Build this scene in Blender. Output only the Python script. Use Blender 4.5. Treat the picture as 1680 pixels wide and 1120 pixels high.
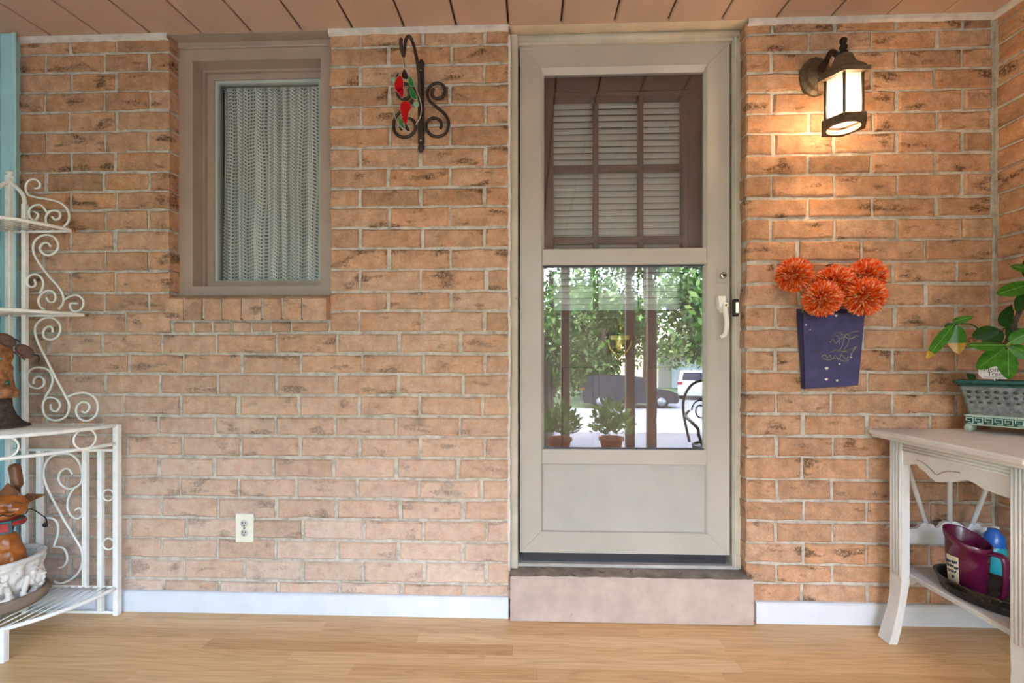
import bpy, bmesh, math, random
from mathutils import Vector, Matrix, Euler, noise
random.seed(7)
for o in list(bpy.data.objects): bpy.data.objects.remove(o)
scene = bpy.context.scene
COL = scene.collection
R = math.radians

# ------------------------------------------------------------------ camera
FPX = 800.0; YAW = R(2.08); CAM = Vector((0, -2.0, 1.05)); HORIZON = 592.0
cd = bpy.data.cameras.new('camera'); cam = bpy.data.objects.new('camera', cd); COL.objects.link(cam)
cd.sensor_width = 36; cd.lens = FPX / 1680 * 36; cd.shift_y = (HORIZON - 560) / 1680
cd.clip_start = 0.05; cd.clip_end = 300
cam.location = CAM; cam.rotation_euler = (R(90), 0, YAW)
scene.camera = cam
# ------------------------------------------------------------------ light
w = bpy.data.worlds.new('sky'); scene.world = w; w.use_nodes = True
wn = w.node_tree; wn.nodes.clear()
sky = wn.nodes.new('ShaderNodeTexSky'); sky.sky_type = 'NISHITA'; sky.sun_disc = False
sky.sun_elevation = R(52); sky.sun_rotation = R(200); sky.air_density = 1.0; sky.dust_density = 2.0
bg = wn.nodes.new('ShaderNodeBackground'); bg.inputs[1].default_value = 1.15
wo = wn.nodes.new('ShaderNodeOutputWorld')
wn.links.new(sky.outputs[0], bg.inputs[0]); wn.links.new(bg.outputs[0], wo.inputs[0])
sd = bpy.data.lights.new('sun', 'SUN'); sd.energy = 4.5; sd.angle = R(0.6); sd.color = (1, .95, .87)
so = bpy.data.objects.new('sun', sd); COL.objects.link(so)
so.rotation_euler = Vector((0.35, -0.62, -0.95)).to_track_quat('-Z', 'Y').to_euler()
LAMP_W = 3.0
vs = scene.view_settings
vs.view_transform = 'Standard'; vs.look = 'None'; vs.gamma = 1; vs.use_curve_mapping = False
vs.exposure = 1.98

# ------------------------------------------------------------------ pixel -> world
_s, _c = math.sin(YAW), math.cos(YAW)
def ray(u, v):
    a = (u - 840) / FPX; b = -(v - HORIZON) / FPX
    return Vector((a * _c - _s, a * _s + _c, b))
def aty(u, v, y): d = ray(u, v); return CAM + d * ((y - CAM.y) / d.y)
def atz(u, v, z): d = ray(u, v); return CAM + d * ((z - CAM.z) / d.z)
def atx(u, v, x): d = ray(u, v); return CAM + d * ((x - CAM.x) / d.x)
def ux(u, y=0): return aty(u, 592, y).x
def vz(v, y=0, u=869): return aty(u, v, y).z

# ------------------------------------------------------------------ materials
def lin(c):
    def f(x):
        x /= 255.0
        return x / 12.92 if x <= .04045 else ((x + .055) / 1.055) ** 2.4
    return (f(c[0]), f(c[1]), f(c[2]), 1)
class NT:
    def __init__(s, name):
        s.m = bpy.data.materials.new(name); s.m.use_nodes = True
        s.t = s.m.node_tree; s.t.nodes.clear()
        s.out = s.n('OutputMaterial')
    def n(s, typ, **kw):
        nd = s.t.nodes.new('ShaderNode' + typ)
        for k, v in kw.items():
            if k.startswith('i_'):
                key = k[2:]; key = int(key) if key.isdigit() else key.replace('_', ' ')
                s.set(nd, key, v)
            else: setattr(nd, k, v)
        return nd
    def set(s, nd, key, v):
        if isinstance(v, bpy.types.NodeSocket): s.t.links.new(v, nd.inputs[key])
        else: nd.inputs[key].default_value = v
    def ramp(s, fac, stops):
        r = s.n('ValToRGB'); s.set(r, 0, fac)
        e = r.color_ramp.elements
        while len(e) < len(stops): e.new(.5)
        for k, (p, c) in enumerate(stops):
            e[k].position = p; e[k].color = c if len(c) == 4 else lin(c)
        return r.outputs[0]
    def mix(s, fac, a, b, bt='MIX'):
        m = s.n('MixRGB', blend_type=bt); s.set(m, 0, fac); s.set(m, 1, a); s.set(m, 2, b); return m.outputs[0]
    def math(s, op, a, b=0.0, c=0.0):
        m = s.n('Math', operation=op); s.set(m, 0, a); s.set(m, 1, b); s.set(m, 2, c); return m.outputs[0]
    def noise(s, vec, scale, detail=4, rough=.55):
        t = s.n('TexNoise'); s.set(t, 'Vector', vec); s.set(t, 'Scale', scale); s.set(t, 'Detail', detail); s.set(t, 'Roughness', rough)
        return t.outputs[0]
    def pos(s): return s.n('NewGeometry').outputs['Position']
    def obj(s): return s.n('TexCoord').outputs['Object']
    def bump(s, h, strength, dist=.002):
        b = s.n('Bump'); s.set(b, 'Strength', strength); s.set(b, 'Distance', dist); s.set(b, 'Height', h); return b.outputs[0]
    def bsdf(s, col, rough=.6, metal=0., normal=None, **kw):
        b = s.n('BsdfPrincipled'); s.set(b, 'Base Color', col); s.set(b, 'Roughness', rough); s.set(b, 'Metallic', metal)
        if normal is not None: s.set(b, 'Normal', normal)
        for k, v in kw.items(): s.set(b, k.replace('_', ' '), v)
        s.t.links.new(b.outputs[0], s.out.inputs[0]); return b
def simple(name, col, rough=.6, metal=0., var=.12, vs=9., bump=0., bs=120., wear=None, wscale=14., wt=.66, **kw):
    t = NT(name); p = t.pos(); c = lin(col)
    n = t.noise(p, vs, 3)
    dark = tuple(x * (1 - var * 1.6) for x in c[:3]) + (1,); lite = tuple(min(1, x * (1 + var)) for x in c[:3]) + (1,)
    colo = t.ramp(n, [(.3, dark), (.7, lite)])
    if wear:
        wn_ = t.noise(p, wscale, 6, .7)
        f = t.ramp(wn_, [(wt, (0, 0, 0, 1)), (wt + .05, (1, 1, 1, 1))])
        colo = t.mix(f, colo, lin(wear))
    nb = t.bump(t.noise(p, bs, 5), bump) if bump else None
    t.bsdf(colo, rough, metal, nb, **kw)
    return t.m

def brick_mat(name, stops, scar):
    t = NT(name); p = t.pos(); rnd = t.n('ObjectInfo').outputs['Random']
    base = t.ramp(rnd, stops)
    n1 = t.noise(p, 17, 5, .65); n2 = t.noise(p, 160, 4, .7)
    f1 = t.ramp(n1, [(.35, (.72, .69, .66, 1)), (.62, (1.12, 1.1, 1.1, 1))])
    c = t.mix(1, base, f1, 'MULTIPLY')
    f2 = t.ramp(n2, [(.3, (.70, .66, .62, 1)), (.6, (1.08, 1.08, 1.08, 1))])
    c = t.mix(.8, c, f2, 'MULTIPLY')
    # rough scarred patches: stretched along the brick, gated per brick
    mp = t.n('Mapping'); t.set(mp, 0, p); mp.inputs['Scale'].default_value = (7.5, 7.5, 19)
    blot = t.noise(mp.outputs[0], 1.0, 3, .5)
    fine = t.noise(p, 95, 3, .75)
    vor = t.n('TexVoronoi'); t.set(vor, 'Vector', p); t.set(vor, 'Scale', 120.0)
    gate = t.ramp(blot, [(.57, (0, 0, 0, 1)), (.66, (1, 1, 1, 1))])
    sc = t.ramp(fine, [(.40, (0, 0, 0, 1)), (.56, (1, 1, 1, 1))])
    scf = t.math('MULTIPLY', gate, sc)
    warm = t.ramp(t.noise(mp.outputs[0], 1.7, 4, .6), [(.52, (0, 0, 0, 1)), (.68, (1, 1, 1, 1))])
    c = t.mix(t.math('MULTIPLY', warm, .45), c, lin((196, 128, 74)))
    c = t.mix(t.math('MULTIPLY', scf, .85), c, lin(scar))
    # lime bloom
    bl = t.ramp(t.noise(p, 11, 6, .7), [(.60, (0, 0, 0, 1)), (.72, (1, 1, 1, 1))])
    c = t.mix(t.math('MULTIPLY', bl, .22), c, lin((205, 190, 176)))
    # pale tint over the lower left bricks, fading with height and to the right
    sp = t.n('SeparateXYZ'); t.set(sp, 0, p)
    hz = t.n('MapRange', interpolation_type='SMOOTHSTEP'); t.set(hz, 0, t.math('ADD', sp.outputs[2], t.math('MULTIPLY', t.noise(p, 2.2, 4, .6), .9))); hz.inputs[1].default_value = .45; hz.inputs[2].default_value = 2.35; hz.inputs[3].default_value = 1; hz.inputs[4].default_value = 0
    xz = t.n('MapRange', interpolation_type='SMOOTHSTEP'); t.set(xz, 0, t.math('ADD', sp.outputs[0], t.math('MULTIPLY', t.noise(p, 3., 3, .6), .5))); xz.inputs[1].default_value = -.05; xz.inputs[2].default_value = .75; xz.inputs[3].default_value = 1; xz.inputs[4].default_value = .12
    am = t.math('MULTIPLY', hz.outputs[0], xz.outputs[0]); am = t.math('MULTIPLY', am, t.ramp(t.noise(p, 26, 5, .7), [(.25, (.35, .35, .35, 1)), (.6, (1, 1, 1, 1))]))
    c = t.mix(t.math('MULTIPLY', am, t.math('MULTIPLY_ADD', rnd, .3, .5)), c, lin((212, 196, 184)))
    h = t.math('ADD', t.math('MULTIPLY', n2, .6), t.math('MULTIPLY', scf, -1.3))
    h = t.math('ADD', h, t.math('MULTIPLY', n1, 1.2))
    t.bsdf(c, .92, 0, t.bump(h, .75, .004), **{'Specular IOR Level': .15})
    return t.m
BR_STOPS = [(0, (170, 136, 110)), (.2, (192, 150, 119)), (.4, (196, 160, 133)), (.6, (180, 142, 114)), (.8, (202, 156, 120)), (1., (190, 156, 131))]
MAT = {}
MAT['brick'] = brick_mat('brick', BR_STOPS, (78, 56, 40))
def mortar_mat():
    t = NT('mortar'); p = t.pos()
    c = t.ramp(t.noise(p, 30, 5, .7), [(.3, (150, 143, 132)), (.55, (194, 187, 176)), (.8, (216, 210, 200))])
    t.bsdf(c, .95, 0, t.bump(t.noise(p, 140, 4), .6, .004)); return t.m
MAT['mortar'] = mortar_mat()
def oak_mat():
    t = NT('oak_laminate'); p = t.pos(); rnd = t.n('ObjectInfo').outputs['Random']
    off = t.n('CombineXYZ'); t.set(off, 0, t.math('MULTIPLY', rnd, 37.)); t.set(off, 1, t.math('MULTIPLY', rnd, 11.))
    va = t.n('VectorMath', operation='ADD'); t.set(va, 0, p); t.set(va, 1, off.outputs[0])
    mp = t.n('Mapping'); t.set(mp, 0, va.outputs[0]); mp.inputs['Scale'].default_value = (1.1, 13, 1)
    nn = t.noise(mp.outputs[0], 1.0, 2, .45)
    ring = t.math('FRACT', t.math('MULTIPLY', nn, 9.0))
    mp2 = t.n('Mapping'); t.set(mp2, 0, va.outputs[0]); mp2.inputs['Scale'].default_value = (5, 120, 1)
    fine = t.noise(mp2.outputs[0], 1.0, 4, .6)
    base = t.ramp(rnd, [(0, (204, 162, 110)), (.35, (220, 182, 132)), (.7, (198, 154, 102)), (1, (226, 192, 146))])
    c = t.mix(.85, base, t.ramp(ring, [(.0, (.86, .79, .71, 1)), (.22, (1.0, 1.0, 1.0, 1)), (.75, (1.05, 1.05, 1.04, 1)), (1., (.90, .84, .77, 1))]), 'MULTIPLY')
    c = t.mix(.6, c, t.ramp(fine, [(.35, (.80, .75, .68, 1)), (.6, (1.05, 1.05, 1.05, 1))]), 'MULTIPLY')
    t.bsdf(c, .34, 0, None); return t.m
MAT['oak'] = oak_mat()
S = simple
MAT['gap'] = S('floor_joint', (88, 62, 40), .8)
MAT['ceil'] = S('ceiling_panel', (200, 168, 148), .55, var=.06, vs=3)
MAT['ceil_groove'] = S('ceiling_groove', (84, 58, 40), .8)
MAT['caulk'] = S('caulk_strip', (214, 208, 202), .6, bump=.5, bs=60, var=.1, vs=25)
MAT['base'] = S('baseboard_paint', (210, 216, 224), .4, var=.04, wear=(186, 188, 186), wscale=20, wt=.70)
MAT['wframe'] = S('window_frame_paint', (164, 145, 131), .45, var=.05)
MAT['wframe2'] = S('window_vinyl', (178, 184, 178), .4, var=.04)
MAT['doorp'] = S('storm_door_paint', (174, 168, 158), .38, var=.04, vs=4)
MAT['doorf'] = S('door_frame_paint', (190, 182, 166), .5, var=.10, wear=(142, 132, 116), wscale=22, wt=.66)
MAT['panel'] = S('kick_panel', (168, 165, 158), .45, var=.04, bump=.15, bs=500)
MAT['header'] = S('header_paint', (214, 196, 170), .5, var=.06)
MAT['sweep'] = S('door_sweep', (38, 38, 46), .5)
MAT['alu'] = S('threshold_metal', (196, 194, 190), .35, .4)
MAT['idoor'] = S('inner_door_paint', (104, 80, 68), .45, var=.06)
MAT['blind'] = S('blind_slat', (226, 228, 220), .5, var=.02)
MAT['step'] = S('painted_concrete', (180, 162, 152), .85, var=.08, vs=14, bump=.5, bs=90, wear=(150, 132, 122), wscale=9, wt=.68)
MAT['step_top'] = S('worn_concrete', (140, 128, 116), .9, var=.3, vs=11, bump=.5, bs=120, wear=(96, 84, 74), wscale=16, wt=.58)
MAT['aqua'] = S('aqua_paint', (164, 206, 214), .45, var=.03)
MAT['white_iron'] = S('white_iron', (236, 236, 230), .4, var=.05, vs=30, wear=(122, 84, 54), wscale=38, wt=.76)
MAT['rust'] = S('rusty_iron', (150, 96, 44), .7, var=.3, vs=60)
MAT['dark'] = S('dark_void', (24, 20, 18), .8)
MAT['white'] = S('white_enamel', (232, 230, 222), .3, var=.02)
MAT['ivory'] = S('ivory_plastic', (226, 224, 206), .35, var=.02)
MAT['ivory2'] = S('receptacle_plastic', (206, 204, 200), .35, var=.02)
MAT['black'] = S('black_plastic', (22, 20, 20), .4)
MAT['bronze'] = S('oil_bronze', (100, 85, 70), .45, .35, var=.25, vs=30)
MAT['bronze_dk'] = S('dark_bronze', (48, 40, 36), .4, .5, var=.2, vs=30)
MAT['iron'] = S('wrought_iron', (64, 52, 46), .5, .5, var=.25, vs=50)
MAT['brass'] = S('aged_brass', (176, 146, 88), .3, .8, var=.15, vs=20)
MAT['chrome'] = S('satin_nickel', (206, 204, 200), .25, .8)
MAT['lead'] = S('lead_came', (196, 196, 192), .35, .7)
MAT['navy'] = S('navy_paint', (64, 62, 104), .7, var=.16, vs=20, bump=.3, bs=80, wear=(130, 126, 140), wscale=34, wt=.76)
MAT['silver_ink'] = S('silver_ink', (150, 144, 128), .5, .3)
MAT['chip'] = S('chip_white', (226, 222, 214), .7)
MAT['stem'] = S('flower_stem', (104, 140, 88), .5)
MAT['twood'] = S('table_paint', (212, 211, 210), .5, var=.05, vs=12, wear=(176, 164, 150), wscale=30, wt=.74)
MAT['tgroove'] = S('table_groove', (176, 166, 158), .7)
MAT['pot_grey'] = S('pot_glaze_grey', (118, 122, 116), .3, var=.35, vs=70, bump=.4, bs=140)
MAT['pot_stud'] = S('pot_stud_dark', (56, 60, 56), .3, var=.4, vs=90)
MAT['pot_green'] = S('pot_glaze_green', (16, 66, 48), .2, var=.3, vs=40)
MAT['pot_pale'] = S('pot_glaze_pale', (168, 186, 166), .3, var=.2, vs=60)
MAT['soil'] = S('potting_soil', (46, 34, 26), .95, bump=.8, bs=200)
MAT['tag'] = S('tag_paper', (216, 212, 214), .6, var=.02)
MAT['ink'] = S('tag_ink', (36, 34, 44), .6)
MAT['tag_green'] = S('tag_logo_green', (18, 70, 48), .5)
MAT['purple'] = S('purple_plastic', (88, 20, 52), .22, var=.06)
MAT['label'] = S('label_paper', (206, 198, 172), .6, var=.15, vs=60)
MAT['label_ink'] = S('label_ink', (40, 44, 84), .6)
MAT['pan'] = S('tarnished_tin', (62, 52, 44), .45, .5, var=.4, vs=40, wear=(150, 136, 112), wscale=60, wt=.60)
MAT['teal'] = S('teal_plastic', (40, 150, 160), .3)
MAT['blue_cap'] = S('blue_plastic', (40, 96, 178), .3)
MAT['bark'] = S('bark_wood', (74, 62, 56), .9, var=.35, vs=50, bump=1., bs=120)
MAT['cypress'] = S('carved_cypress', (164, 114, 74), .5, var=.4, vs=40, bump=1., bs=70)
MAT['carved'] = S('varnished_carved_wood', (176, 98, 38), .28, var=.35, vs=14)
MAT['carved_dk'] = S('dark_carved_wood', (110, 66, 36), .35, var=.3, vs=18)
MAT['marble'] = S('cast_plaster', (218, 214, 206), .6, var=.08, vs=24, bump=.5, bs=90, wear=(160, 152, 140), wscale=36, wt=.60)
MAT['saucer'] = S('weathered_clay', (136, 118, 102), .9, var=.2, vs=16, bump=.7, bs=60)
MAT['turq'] = S('turquoise_stone', (92, 170, 186), .25)
MAT['emerald'] = S('green_stone', (22, 84, 60), .25)
MAT['tortoise'] = S('tortoiseshell', (92, 46, 24), .45, var=.4, vs=60)
MAT['red'] = S('red_collar', (168, 40, 40), .5, var=.2, vs=60)
MAT['collar_teal'] = S('teal_collar', (28, 84, 88), .5)
MAT['asphalt'] = S('asphalt', (150, 150, 152), .9, var=.1, vs=2)
MAT['asphalt_shaded'] = S('shaded_asphalt', (104, 104, 106), .9, var=.1, vs=2)  # asphalt copy darkened: tree shade over the walk put into its colour
MAT['lawn'] = S('lawn_grass', (82, 106, 58), .95, var=.25, vs=3)
MAT['post'] = S('brown_post_paint', (96, 66, 50), .5)
MAT['trunk'] = S('tree_bark', (84, 68, 54), .9, var=.2)
MAT['carblue'] = S('car_paint_navy', (26, 30, 44), .2, .0)
MAT['carwhite'] = S('car_paint_white', (226, 228, 230), .25)
MAT['tyre'] = S('tyre_rubber', (24, 24, 26), .8)
MAT['rim'] = S('wheel_alloy', (170, 172, 176), .3, .7)
MAT['tail'] = S('tail_lamp_red', (160, 24, 28), .3)
MAT['carglass'] = S('car_window', (36, 44, 52), .08)
MAT['stucco'] = S('beige_siding', (196, 184, 166), .85)
MAT['roof'] = S('shingle_roof', (92, 84, 80), .9)
MAT['terracotta'] = S('terracotta', (168, 96, 66), .8)
MAT['interior'] = S('interior_wall', (120, 112, 104), .9)

def glass_mat(name, refl, tint=(1, 1, 1)):
    t = NT(name)
    tr = t.n('BsdfTransparent'); t.set(tr, 0, tint + (1,))
    gl = t.n('BsdfGlossy'); t.set(gl, 'Roughness', 0.0); t.set(gl, 0, (1, 1, 1, 1))
    fr = t.n('Fresnel'); t.set(fr, 0, 1.5)
    f = t.math('ADD', t.math('MULTIPLY', fr.outputs[0], 1.0), refl)
    m = t.n('MixShader'); t.set(m, 0, f); t.set(m, 1, tr.outputs[0]); t.set(m, 2, gl.outputs[0])
    t.t.links.new(m.outputs[0], t.out.inputs[0]); return t.m
MAT['glass'] = glass_mat('pane_glass', .03)
MAT['glass_low'] = glass_mat('storm_glass', .07)
MAT['glass_thin'] = glass_mat('clear_glass', .02)
def screen_mat():
    t = NT('insect_screen'); tr = t.n('BsdfTransparent')
    d = t.n('BsdfDiffuse'); t.set(d, 0, lin((44, 40, 38)))
    m = t.n('MixShader'); t.set(m, 0, .24); t.set(m, 1, tr.outputs[0]); t.set(m, 2, d.outputs[0])
    t.t.links.new(m.outputs[0], t.out.inputs[0]); return t.m
MAT['screen'] = screen_mat()
def stained(name, col):
    t = NT(name); d = t.n('BsdfPrincipled'); t.set(d, 'Base Color', lin(col)); t.set(d, 'Roughness', .15)
    tr = t.n('BsdfTranslucent'); t.set(tr, 0, lin(col))
    m = t.n('MixShader'); t.set(m, 0, .4); t.set(m, 1, d.outputs[0]); t.set(m, 2, tr.outputs[0])
    t.t.links.new(m.outputs[0], t.out.inputs[0]); return t.m
MAT['sg_red'] = stained('red_glass', (206, 10, 22)); MAT['sg_green'] = stained('green_glass', (40, 140, 60))
MAT['sg_pale'] = stained('pale_green_glass', (150, 196, 160)); MAT['sg_dark'] = stained('brown_glass', (60, 34, 30))
def frosted():
    t = NT('frosted_lantern_glass'); tr = t.n('BsdfTransparent'); t.set(tr, 0, (1, .97, .92, 1))
    tl = t.n('BsdfTranslucent'); t.set(tl, 0, (.62, .60, .56, 1)); df = t.n('BsdfDiffuse'); t.set(df, 0, (.8, .8, .78, 1))
    a = t.n('MixShader'); t.set(a, 0, .35); t.set(a, 1, tl.outputs[0]); t.set(a, 2, df.outputs[0])
    m = t.n('MixShader'); t.set(m, 0, .45); t.set(m, 1, a.outputs[0]); t.set(m, 2, tr.outputs[0])
    t.t.links.new(m.outputs[0], t.out.inputs[0]); return t.m
MAT['frost'] = frosted()
def emit(name, col, k):
    t = NT(name); e = t.n('Emission'); t.set(e, 0, col + (1,)); t.set(e, 1, k)
    t.t.links.new(e.outputs[0], t.out.inputs[0]); return t.m
MAT['bulb'] = emit('bulb_glow', (1, .80, .52), 9.0)
MAT['bell_glow'] = emit('doorbell_glow', (1, .86, .62), .35)
def island(name, stops, rough=.5, trans=.25):
    t = NT(name); r = t.n('NewGeometry').outputs['Random Per Island']
    c = t.ramp(r, stops)
    d = t.n('BsdfPrincipled'); t.set(d, 'Base Color', c); t.set(d, 'Roughness', rough)
    tl = t.n('BsdfTranslucent'); t.set(tl, 0, c)
    m = t.n('MixShader'); t.set(m, 0, trans); t.set(m, 1, d.outputs[0]); t.set(m, 2, tl.outputs[0])
    t.t.links.new(m.outputs[0], t.out.inputs[0]); return t.m
MAT['petal'] = island('orange_petals', [(0, (226, 62, 14)), (.3, (246, 102, 24)), (.55, (250, 136, 50)), (.75, (255, 206, 160)), (1, (240, 84, 20))])
MAT['tree_leaf'] = island('tree_leaves', [(0, (18, 42, 16)), (.45, (46, 84, 32)), (.8, (94, 136, 58)), (1, (176, 200, 124))], .6, .35)
MAT['bush_leaf'] = island('planter_leaves', [(0, (50, 104, 44)), (.5, (84, 140, 66)), (1, (124, 170, 84))], .5, .3)
def leaf_mat(name, a, b):
    t = NT(name); p = t.pos()
    c = t.ramp(t.noise(p, 40, 3), [(.3, a), (.7, b)])
    d = t.bsdf(c, .35)
    tl = t.n('BsdfTranslucent'); t.set(tl, 0, c)
    m = t.n('MixShader'); t.set(m, 0, .22); t.set(m, 1, d.outputs[0]); t.set(m, 2, tl.outputs[0])
    t.t.links.new(m.outputs[0], t.out.inputs[0]); return t.m
MAT['leaf'] = leaf_mat('money_tree_leaf', (38, 94, 22), (68, 134, 38)); MAT['leaf_dk'] = leaf_mat('money_tree_leaf_dark', (24, 58, 20), (38, 80, 28))
MAT['leaf_yel'] = leaf_mat('money_tree_leaf_tip', (178, 136, 40), (206, 164, 70)); MAT['leaf_vein'] = leaf_mat('money_tree_leaf_vein', (120, 170, 84), (140, 190, 100))
def lace_mat():
    t = NT('lace_curtain'); uv = t.n('TexCoord').outputs['UV']
    sp = t.n('SeparateXYZ'); t.set(sp, 0, uv); x, y = sp.outputs[0], sp.outputs[1]
    wob_ = t.noise(uv, 3.0, 1)
    x = t.math('ADD', x, t.math('MULTIPLY', t.math('SINE', t.math('MULTIPLY', x, 37.)), .012))
    x = t.math('ADD', x, t.math('MULTIPLY', wob_, .03))
    fx = t.math('ABSOLUTE', t.math('SUBTRACT', t.math('FRACT', t.math('MULTIPLY', x, 13.)), .5))
    ph = t.math('SUBTRACT', t.math('MULTIPLY', y, 60.), t.math('MULTIPLY', fx, 2.1))
    st = t.math('FRACT', ph)
    bars = t.math('GREATER_THAN', st, .42)
    cols = t.math('GREATER_THAN', t.math('FRACT', t.math('MULTIPLY', x, 78.)), .62)
    thr = t.math('MAXIMUM', bars, cols)
    fx2 = t.math('GREATER_THAN', fx, .44)
    thr = t.math('MAXIMUM', thr, fx2)
    hem = t.math('GREATER_THAN', y, .962)
    thr = t.math('MAXIMUM', thr, hem)
    dk = t.math('MULTIPLY_ADD', t.math('SINE', t.math('MULTIPLY', x, 82.)), .16, .84)
    a = t.math('MULTIPLY', t.math('MULTIPLY_ADD', thr, .78, .16), dk)
    tr = t.n('BsdfTransparent'); d = t.n('BsdfDiffuse'); t.set(d, 0, lin((238, 236, 224)))
    m = t.n('MixShader'); t.set(m, 0, a); t.set(m, 1, tr.outputs[0]); t.set(m, 2, d.outputs[0])
    t.t.links.new(m.outputs[0], t.out.inputs[0]); return t.m
MAT['lace'] = lace_mat()

# ------------------------------------------------------------------ mesh building
WL = {}
class MB:
    def __init__(s): s.v = []; s.f = []; s.mi = []; s.sm = []; s.cur = 0; s.smooth = False
    def add(s, vs, fs):
        b = len(s.v); s.v += [Vector(p) for p in vs]
        for f in fs: s.f.append([b + i for i in f]); s.mi.append(s.cur); s.sm.append(s.smooth)
        return s
    def box(s, x0, x1, y0, y1, z0, z1, bev=0.):
        if x0 > x1: x0, x1 = x1, x0
        if y0 > y1: y0, y1 = y1, y0
        if z0 > z1: z0, z1 = z1, z0
        if bev <= 0:
            return s.add([(x0, y0, z0), (x1, y0, z0), (x1, y1, z0), (x0, y1, z0), (x0, y0, z1), (x1, y0, z1), (x1, y1, z1), (x0, y1, z1)],
                         [(3, 2, 1, 0), (4, 5, 6, 7), (0, 1, 5, 4), (1, 2, 6, 5), (2, 3, 7, 6), (3, 0, 4, 7)])
        b = min(bev, (x1 - x0) * .45, (y1 - y0) * .45, (z1 - z0) * .45)
        bm = bmesh.new(); bmesh.ops.create_cube(bm, size=1)
        for q in bm.verts: q.co = Vector(((x0 + x1) / 2 + q.co.x * (x1 - x0), (y0 + y1) / 2 + q.co.y * (y1 - y0), (z0 + z1) / 2 + q.co.z * (z1 - z0)))
        bmesh.ops.bevel(bm, geom=bm.edges[:], offset=b, segments=1, affect='EDGES')
        return s.bm(bm)
    def bm(s, bm):
        bm.verts.index_update()
        s.add([q.co.copy() for q in bm.verts], [[q.index for q in f.verts] for f in bm.faces]); bm.free(); return s
    def prism(s, pts, y0, y1, chamfer=0.):
        """polygon in (x,z), extruded along y (y0 = near side)"""
        n = len(pts)
        # make ccw seen from -y
        A = sum(pts[i][0] * pts[(i + 1) % n][1] - pts[(i + 1) % n][0] * pts[i][1] for i in range(n))
        if A < 0: pts = pts[::-1]
        vs = [(x, y0, z) for x, z in pts] + [(x, y1, z) for x, z in pts]
        fs = [list(range(n)), list(range(2 * n - 1, n - 1, -1))] + [[i, n + i, n + (i + 1) % n, (i + 1) % n] for i in range(n)]
        return s.add(vs, fs)
    def prism_dir(s, pts3, d):
        n = len(pts3); d = Vector(d)
        vs = [Vector(p) for p in pts3] + [Vector(p) + d for p in pts3]
        fs = [list(range(n)), list(range(2 * n - 1, n - 1, -1))] + [[i, n + i, n + (i + 1) % n, (i + 1) % n] for i in range(n)]
        return s.add(vs, fs)
    def tube(s, pts, r, n=8, closed=False, cap=True, flat=None):
        pts = [Vector(p) for p in pts]; m = len(pts); rs = r if isinstance(r, (list, tuple)) else [r] * m
        T = []
        for i in range(m):
            a = pts[i - 1] if (i > 0 or closed) else pts[i]; b = pts[(i + 1) % m] if (i < m - 1 or closed) else pts[i]
            d = (b - a); T.append(d.normalized() if d.length > 1e-9 else Vector((0, 0, 1)))
        up = Vector((0, 0, 1)) if abs(T[0].z) < .9 else Vector((1, 0, 0))
        N = (up - T[0] * up.dot(T[0])).normalized(); vs = []
        for i in range(m):
            N = (N - T[i] * N.dot(T[i])); N = N.normalized() if N.length > 1e-6 else T[i].orthogonal().normalized()
            B = T[i].cross(N)
            for k in range(n):
                a = 2 * math.pi * k / n
                vs.append(pts[i] + (N * math.cos(a) + B * math.sin(a)) * rs[i])
        fs = []
        for i in range(m if closed else m - 1):
            j = (i + 1) % m
            for k in range(n): fs.append([i * n + k, i * n + (k + 1) % n, j * n + (k + 1) % n, j * n + k])
        if cap and not closed: fs += [list(range(n))[::-1], [(m - 1) * n + k for k in range(n)]]
        sm = s.smooth; s.smooth = True; s.add(vs, fs); s.smooth = sm; return s
    def lathe(s, prof, c, n=24, sx=1., sy=1., a0=0., a1=2 * math.pi, fn=None):
        c = Vector(c); full = abs(a1 - a0 - 2 * math.pi) < 1e-6; m = n if full else n + 1; vs = []
        for (r, z) in prof:
            for k in range(m):
                a = a0 + (a1 - a0) * k / n; rr = r if fn is None else fn(r, z, a)
                vs.append(c + Vector((rr * math.cos(a) * sx, rr * math.sin(a) * sy, z)))
        fs = []
        for i in range(len(prof) - 1):
            for k in range(n):
                k2 = (k + 1) % m if full else k + 1
                fs.append([i * m + k, i * m + k2, (i + 1) * m + k2, (i + 1) * m + k])
        sm = s.smooth; s.smooth = True; s.add(vs, fs); s.smooth = sm; return s
    def ball(s, c, r, seg=12, rings=8, rot=None):
        c = Vector(c); r = Vector((r, r, r)) if isinstance(r, (int, float)) else Vector(r); vs = []
        M_ = rot.to_matrix() if rot else Matrix.Identity(3)
        for i in range(rings + 1):
            t = math.pi * i / rings
            for k in range(seg):
                a = 2 * math.pi * k / seg
                vs.append(c + M_ @ Vector((r.x * math.sin(t) * math.cos(a), r.y * math.sin(t) * math.sin(a), r.z * math.cos(t))))
        fs = [[i * seg + k, (i + 1) * seg + k, (i + 1) * seg + (k + 1) % seg, i * seg + (k + 1) % seg] for i in range(rings) for k in range(seg)]
        sm = s.smooth; s.smooth = True; s.add(vs, fs); s.smooth = sm; return s
    def mesh(s, name, mats, off):
        me = bpy.data.meshes.new(name); me.from_pydata([tuple(p - off) for p in s.v], [], s.f)
        for m in (mats if isinstance(mats, (list, tuple)) else [mats]): me.materials.append(MAT[m] if isinstance(m, str) else m)
        for p, mi, sm in zip(me.polygons, s.mi, s.sm): p.material_index = mi; p.use_smooth = sm
        me.validate(); me.update(); return me
    def build(s, name, mats, parent=None, base=None, weld=False):
        off = WL[parent] if parent is not None else Vector(base or (0, 0, 0))
        me = s.mesh(name, mats, off)
        o = bpy.data.objects.new(name, me); COL.objects.link(o)
        if parent is not None: o.parent = parent
        else: o.location = off
        WL[o] = off.copy(); return o
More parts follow.
